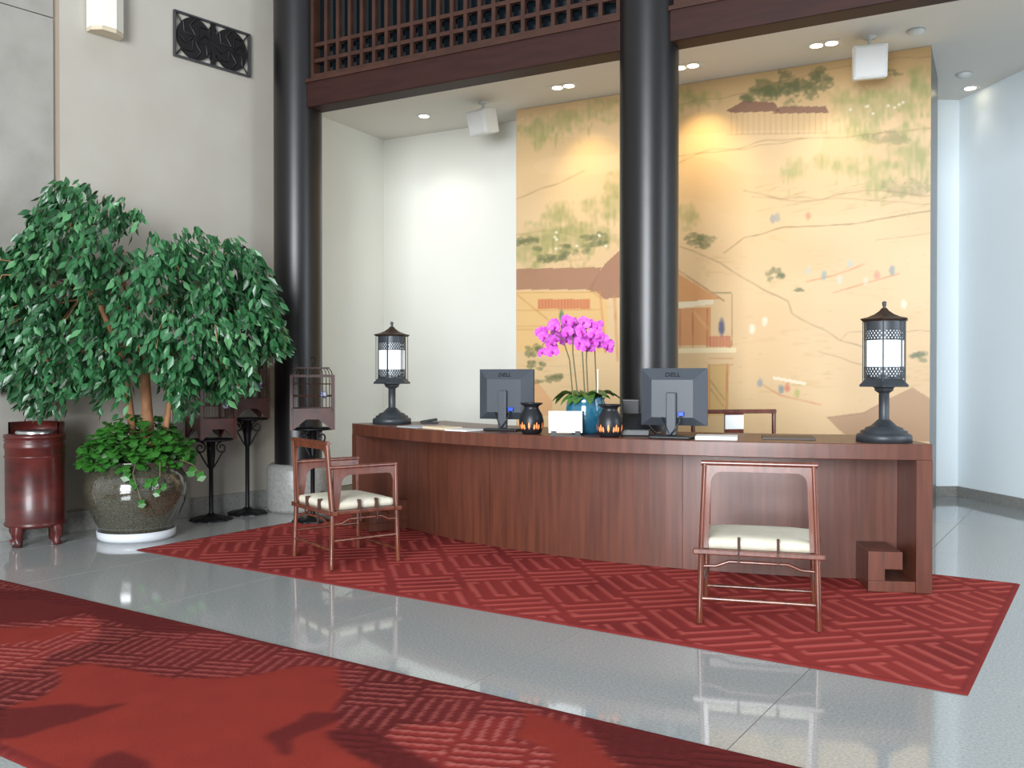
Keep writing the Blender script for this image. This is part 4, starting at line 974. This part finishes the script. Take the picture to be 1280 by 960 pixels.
for i, (p, d, n, L) in enumerate(leafM):
    Mx = leaf_matrix(p, d, n, fig.location)
    if i in front:
        if proto is None:
            me = bpy.data.meshes.new('leaf'); me.from_pydata(leaf_verts(1.0), [], leaf_faces); me.materials.append(MATS['leaf_one']); me.polygons.foreach_set('use_smooth', [True] * 6)
            proto = bpy.data.objects.new('leaf', me); COL.objects.link(proto); proto.parent = fig; o = proto
        else: o = copy_obj(proto, fig)
        o.matrix_local = Mx @ Matrix.Scale(L, 4)
    else:
        b = len(vs); vs += [tuple(Mx @ Vector(v)) for v in leaf_verts(L)]; fs += [tuple(a + b for a in f) for f in leaf_faces]
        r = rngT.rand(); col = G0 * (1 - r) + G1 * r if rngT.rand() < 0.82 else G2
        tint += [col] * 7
me = bpy.data.meshes.new('foliage'); me.from_pydata(vs, [], fs); me.polygons.foreach_set('use_smooth', [True] * len(fs))
at = me.attributes.new('tint', 'FLOAT_COLOR', 'POINT'); at.data.foreach_set('color', np.concatenate([np.array(tint), np.ones((len(tint), 1))], 1).astype(np.float32).ravel())
me.materials.append(MATS['leaf']); fo = bpy.data.objects.new('foliage', me); COL.objects.link(fo); fo.parent = fig; fo['kind'] = 'stuff'
# trunks and boughs
def FP(px, py, dy=0.0): return PY(px, py, pc.y + dy) - fig.location
MB().tube([FP(186, 578, -0.04) , FP(186, 545, -0.04), FP(183, 500, -0.03), FP(180, 450, 0.0), FP(172, 400, 0.0), FP(150, 340, -0.05)], [0.052, 0.042, 0.038, 0.033, 0.026, 0.014], 12).build('trunk', 'bark', fig)
MB().tube([FP(172, 578, 0.08), FP(166, 540, 0.08), FP(160, 490, 0.06), FP(150, 440, 0.02), FP(120, 370, -0.05), FP(95, 300, -0.1)], [0.032, 0.028, 0.025, 0.022, 0.018, 0.01], 10).build('trunk', 'bark', fig)
MB().tube([FP(200, 578, 0.06), FP(207, 535, 0.06), FP(214, 490, 0.04), FP(222, 440, 0.0), FP(240, 370, -0.05), FP(265, 318, -0.08)], [0.028, 0.024, 0.022, 0.02, 0.016, 0.01], 10).build('trunk', 'bark', fig)
joints = [FP(180, 450, 0), FP(172, 400, 0), FP(150, 440, 0.02), FP(120, 370, -0.05), FP(222, 440, 0), FP(240, 370, -0.05)]
for k in range(40):
    c = clusters[k * 8][0] - fig.location; j = min(joints, key=lambda q: (q - c).length)
    m1 = (j + c) / 2 + Vector((0, 0, 0.08)); MB().tube([j, m1, c + Vector((0, 0, 0.02)), c + (c - m1) * 0.2 - Vector((0, 0, 0.08))], [0.009, 0.006, 0.004, 0.002], 5).build('branch', 'bark', fig)
# ivy at the tree's foot
ivy = thing('trailing_ivy', pc + Vector((0, 0, soilz)), 0, 'bright green ivy filling the top of the planter and trailing over its rim', 'plant')
ip = None
imesh = bpy.data.meshes.new('ivy_leaf'); imesh.from_pydata([(0, 0, 0), (0.38, 0.1, 0.02), (0.3, 0.45, 0), (0.46, 0.7, -0.04), (0, 1.0, -0.14), (-0.46, 0.7, -0.04), (-0.3, 0.45, 0), (-0.38, 0.1, 0.02), (0, 0.45, 0.04)], [], [(8, i, (i + 1) % 8) for i in range(8)]); imesh.materials.append(MATS['ivy_leaf'])
spots = []
for k in range(285):
    a = rngT.uniform(0, 2 * math.pi); r = 0.36 * math.sqrt(rngT.rand()) + 0.02; z = 0.06 + 0.34 * (1 - (r / 0.42) ** 2) * rngT.uniform(0.4, 1.05)
    if r > 0.29: z = rngT.uniform(0.03, 0.19)
    spots.append((Vector((r * math.cos(a), r * math.sin(a), z)), Vector((math.cos(a) + rngT.uniform(-.8, .8), math.sin(a) + rngT.uniform(-.8, .8), rngT.uniform(-.9, .4)))))
for px, py in ((165, 598), (172, 604), (185, 600), (198, 612), (205, 604), (176, 625), (188, 598), (160, 590), (196, 596), (249, 590), (243, 584)):
    q = PY(px, py, pc.y - 0.35 if px < 240 else pc.y - 0.12) - ivy.location; spots.append((q, Vector((rngT.uniform(-.5, .5), -0.5, -0.8))))
for q, d in spots:
    w_ = q + ivy.location
    if lw_dist(w_) < 0.05: continue
    d.normalize(); n = Vector((rngT.uniform(-.5, .5), rngT.uniform(-1, .2), 1)); 
    if ip is None: ip = bpy.data.objects.new('ivy_leaf', imesh); COL.objects.link(ip); ip.parent = ivy; o = ip
    else: o = copy_obj(ip, ivy)
    o.matrix_local = leaf_matrix(q, d, n, Vector((0, 0, 0))) @ Matrix.Scale(rngT.uniform(0.055, 0.085), 4)
mb = MB(); iv = [(0, 0, 0), (0.38, 0.1, 0.02), (0.3, 0.45, 0), (0.46, 0.7, -0.04), (0, 1.0, -0.14), (-0.46, 0.7, -0.04), (-0.3, 0.45, 0), (-0.38, 0.1, 0.02), (0, 0.45, 0.04)]
for k in range(560):
    a = rngT.uniform(0, 2 * math.pi); r = 0.37 * math.sqrt(rngT.rand()); z = 0.05 + 0.33 * (1 - (r / 0.42) ** 2) * rngT.uniform(0.2, 1.05) if r < 0.3 else rngT.uniform(0.03, 0.2)
    q = Vector((r * math.cos(a), r * math.sin(a), z))
    if lw_dist(q + ivy.location) < 0.05: continue
    d = Vector((math.cos(a) + rngT.uniform(-.8, .8), math.sin(a) + rngT.uniform(-.8, .8), rngT.uniform(-.9, .5))).normalized()
    Mx = leaf_matrix(q, d, Vector((rngT.uniform(-.6, .6), rngT.uniform(-1, .2), 1)), Vector((0, 0, 0))) @ Matrix.Scale(rngT.uniform(0.05, 0.075), 4)
    mb.add([Mx @ Vector(v) for v in iv], [(8, i, (i + 1) % 8) for i in range(8)])
mo = mb.build('ivy_mass', 'ivy_leaf', ivy, fix=False); mo['kind'] = 'stuff'
for k in range(26):
    q = spots[k * 10][0]; MB().tube([(q.x * 0.3, q.y * 0.3, -0.03), (q.x * 0.7, q.y * 0.7, q.z * 0.8), q], 0.004, 5).build('vine', 'stem_green', ivy)
for path in ([(170, 578, -0.30), (166, 592, -0.36), (176, 625, -0.37)], [(200, 578, -0.28), (200, 596, -0.34), (198, 612, -0.36)], [(225, 575, -0.2), (240, 580, -0.16), (249, 590, -0.12)]):
    MB().tube([PY(x, y, pc.y + dy) - ivy.location for x, y, dy in path], 0.004, 5).build('vine', 'stem_green', ivy)

# ------------------------------------------------------------------ birdcages on iron stands
def stand(px, py, ztop, label):
    p = P(px, py, 0)
    while lw_dist(p) < 0.18: p += LWN * 0.01
    while px < 380 and (p - LP).length < 0.465: p -= LWD * 0.01
    if px > 380: p.z = 0.009
    t = thing('cage_stand', p, R(rngT.uniform(-30, 30)), label, 'stand', 'iron birdcage stands')
    n = 48; mb = MB()      # scalloped foot
    pr = [(0.165, 0.0), (0.165, 0.008), (0.15, 0.02), (0.10, 0.032), (0.05, 0.04), (0.024, 0.06)]
    for (r, z) in pr: mb.v += [((r + (0.012 * math.cos(8 * 2 * math.pi * k / n) if r > 0.09 else 0)) * math.cos(2 * math.pi * k / n), (r + (0.012 * math.cos(8 * 2 * math.pi * k / n) if r > 0.09 else 0)) * math.sin(2 * math.pi * k / n), z) for k in range(n)]
    for i in range(len(pr) - 1): mb.f += [(i * n + k, i * n + (k + 1) % n, (i + 1) * n + (k + 1) % n, (i + 1) * n + k) for k in range(n)]
    mb.sm = [True] * len(mb.f); mb.build('foot', 'iron', t)
    MB().lathe([(0.022, 0.04), (0.018, 0.08), (0.018, ztop - 0.25), (0.026, ztop - 0.24), (0.026, ztop - 0.22), (0.034, ztop - 0.14), (0.036, ztop - 0.02), (0.05, ztop - 0.012)], 16).build('pole', 'iron', t)
    for k in range(4):
        a = k * math.pi / 2; c, s = math.cos(a), math.sin(a); pts = []
        for q in range(26):          # scroll bracket
            th = q / 25 * 2.6 * math.pi; rr = 0.05 * (1 - 0.72 * q / 25); pts.append((0.085 + rr * math.cos(th + math.pi / 2) * 0.9, ztop - 0.075 + rr * math.sin(th + math.pi / 2)))
        pts = [(0.03, ztop - 0.02)] + pts
        MB().tube([(x * c, x * s, z) for x, z in pts], 0.007, 6).tube([(x * c, x * s, z) for x, z in ((0.02, ztop - 0.24), (0.05, ztop - 0.19), (0.085, ztop - 0.125), (0.11, ztop - 0.1))], 0.007, 6).build('scroll_bracket', 'iron', t)
    MB().lathe([(0, ztop - 0.015), (0.175, ztop - 0.015), (0.18, ztop - 0.008), (0.175, ztop), (0, ztop)], 32).build('top_plate', 'iron', t)
    return p
def cage(p, zb, rz, w, h, label):
    t = thing('birdcage', Vector((p.x, p.y, zb)), rz, label, 'birdcage', 'wooden birdcages')
    hw = w / 2; lz, bz = 0.0, 0.155
    for sx in (-1, 1):
        for sy in (-1, 1): MB().box(sx * hw - 0.012, sx * hw + 0.012, sy * hw - 0.012, sy * hw + 0.012, 0, h - 0.06).build('corner_post', 'cage_wood', t)
    for k in range(4):
        a = k * math.pi / 2; Mr = Matrix.Rotation(a, 4, 'Z')
        # skirt board cut away in a triangle between the corner feet
        MB().prism([(-hw, 0.0), (-hw, bz), (hw, bz), (hw, 0.0), (hw * 0.93, 0.0), (0.05, 0.085), (-0.05, 0.085), (-hw * 0.93, 0.0)], 'y', -hw - 0.006, -hw + 0.006, Mr).build('skirt_board', 'cage_wood', t)
        MB().box(-hw, hw, -hw - 0.012, -hw + 0.012, bz - 0.005, bz + 0.018, Mr).build('base_rail', 'cage_wood', t); MB().box(-hw, hw, -hw - 0.008, -hw + 0.008, h - 0.075, h - 0.055, Mr).build('top_rail', 'cage_wood', t)
    MB().box(-hw, hw, -hw, hw, bz - 0.02, bz - 0.008).build('tray', 'cage_wood', t)
    mb = MB(); nb = 12
    for k in range(4):
        Mr = Matrix.Rotation(k * math.pi / 2, 4, 'Z')
        for q in range(1, nb):
            x = -hw + w * q / nb; mb.tube([(x, -hw, bz), (x, -hw, h - 0.08), (x * 0.96, -hw + 0.012, h - 0.03), (x * 0.8, -hw * 0.8, h)], 0.0019, 4, False, Mr)
        for z in (bz + (h - bz) * 0.33, bz + (h - bz) * 0.62): mb.tube([(-hw, -hw, z), (hw, -hw, z)], 0.003, 4, False, Mr)
    for q in range(-4, 5): mb.tube([(q * hw * 0.2, -hw * 0.8, h), (q * hw * 0.2, hw * 0.8, h)], 0.0019, 4, False)
    bo = mb.build('bars', 'cage_bar', t); bo['kind'] = 'stuff'
    MB().box(-hw * 0.82, hw * 0.82, -hw * 0.82, -hw * 0.76, h - 0.006, h + 0.006).box(-hw * 0.82, hw * 0.82, hw * 0.76, hw * 0.82, h - 0.006, h + 0.006).box(-hw * 0.82, -hw * 0.76, -hw * 0.76, hw * 0.76, h - 0.006, h + 0.006).box(hw * 0.76, hw * 0.82, -hw * 0.76, hw * 0.76, h - 0.006, h + 0.006).box(-0.02, 0.02, -hw * 0.76, hw * 0.76, h - 0.006, h + 0.006).build('roof_frame', 'cage_wood', t)
    MB().tube([(0, 0, h), (0, 0, h + 0.03), (0.02, 0, h + 0.05), (0.022, 0, h + 0.075), (0, 0, h + 0.09), (-0.018, 0, h + 0.075)], 0.004, 6).build('hook', 'iron', t)
    MB().tube([(-hw, 0, bz + 0.12), (hw, 0, bz + 0.12)], 0.006, 6).build('perch', 'cage_wood', t)
    MB().lathe([(0, 0), (0.02, 0), (0.03, 0.02), (0.028, 0.05), (0.022, 0.055), (0.02, 0.03), (0, 0.02)], 16, c=(hw * 0.55, -hw + 0.035, bz + 0.1)).build('feeding_cup', 'porcelain', t)
q1 = PY(265, 548, P(264, 649, 0).y).z
p = stand(264, 650, q1, 'black iron birdcage stand nearest the planter'); cage(p, q1, R(42), 0.29, 0.56, 'square wooden birdcage half hidden behind the fig leaves')
q2 = PY(318, 522, P(318, 641, 0).y).z
p = stand(318, 641, q2, 'black iron birdcage stand next to the column plinth'); cage(p, q2, R(30), 0.29, 0.56, 'square wooden birdcage against the wall beside the black column')
q3 = PY(391, 536, P(391, 652, 0).y).z
p = stand(391, 652, q3, 'black iron birdcage stand behind the armchair'); cage(p, q3, R(12), 0.33, 0.5, 'square wooden birdcage in front of the black column above the armchair')

# ------------------------------------------------------------------ the lobby's window walls behind and beside the viewer
def window_wall(name, wn, M, L, x0, x1, z0, z1):
    struct(MB().box(-L, x0, 0, 0.2, 0, 6.0, M).box(x1, L, 0, 0.2, 0, 6.0, M).box(x0, x1, 0, 0.2, 0, z0, M).box(x0, x1, 0, 0.2, z1, 6.0, M), name, 'plaster')
    fr = MB(); n = 3
    for k in range(n + 1): x = x0 + (x1 - x0) * k / n; fr.box(x - 0.04, x + 0.04, 0.05, 0.15, z0, z1, M)
    for z in (z0 + 0.04, (z0 + z1) / 2, z1 - 0.04): fr.box(x0, x1, 0.05, 0.15, z - 0.04, z + 0.04, M)
    wf = struct(fr, wn, 'window_frame')
    MB().box(x0, x1, 0.095, 0.105, z0, z1, M).build('pane', 'glass', wf)
window_wall('wall_front', 'window_1', frame(Vector((-3.0, -5.7, 0)), (-1, 0)), 6.5, -2.3, 2.3, 0.25, 5.1)
window_wall('wall_side', 'window_2', frame(Vector((8.75, 1.0, 0)), (0.0, -1)), 4.2, -1.8, 1.8, 0.25, 5.0)
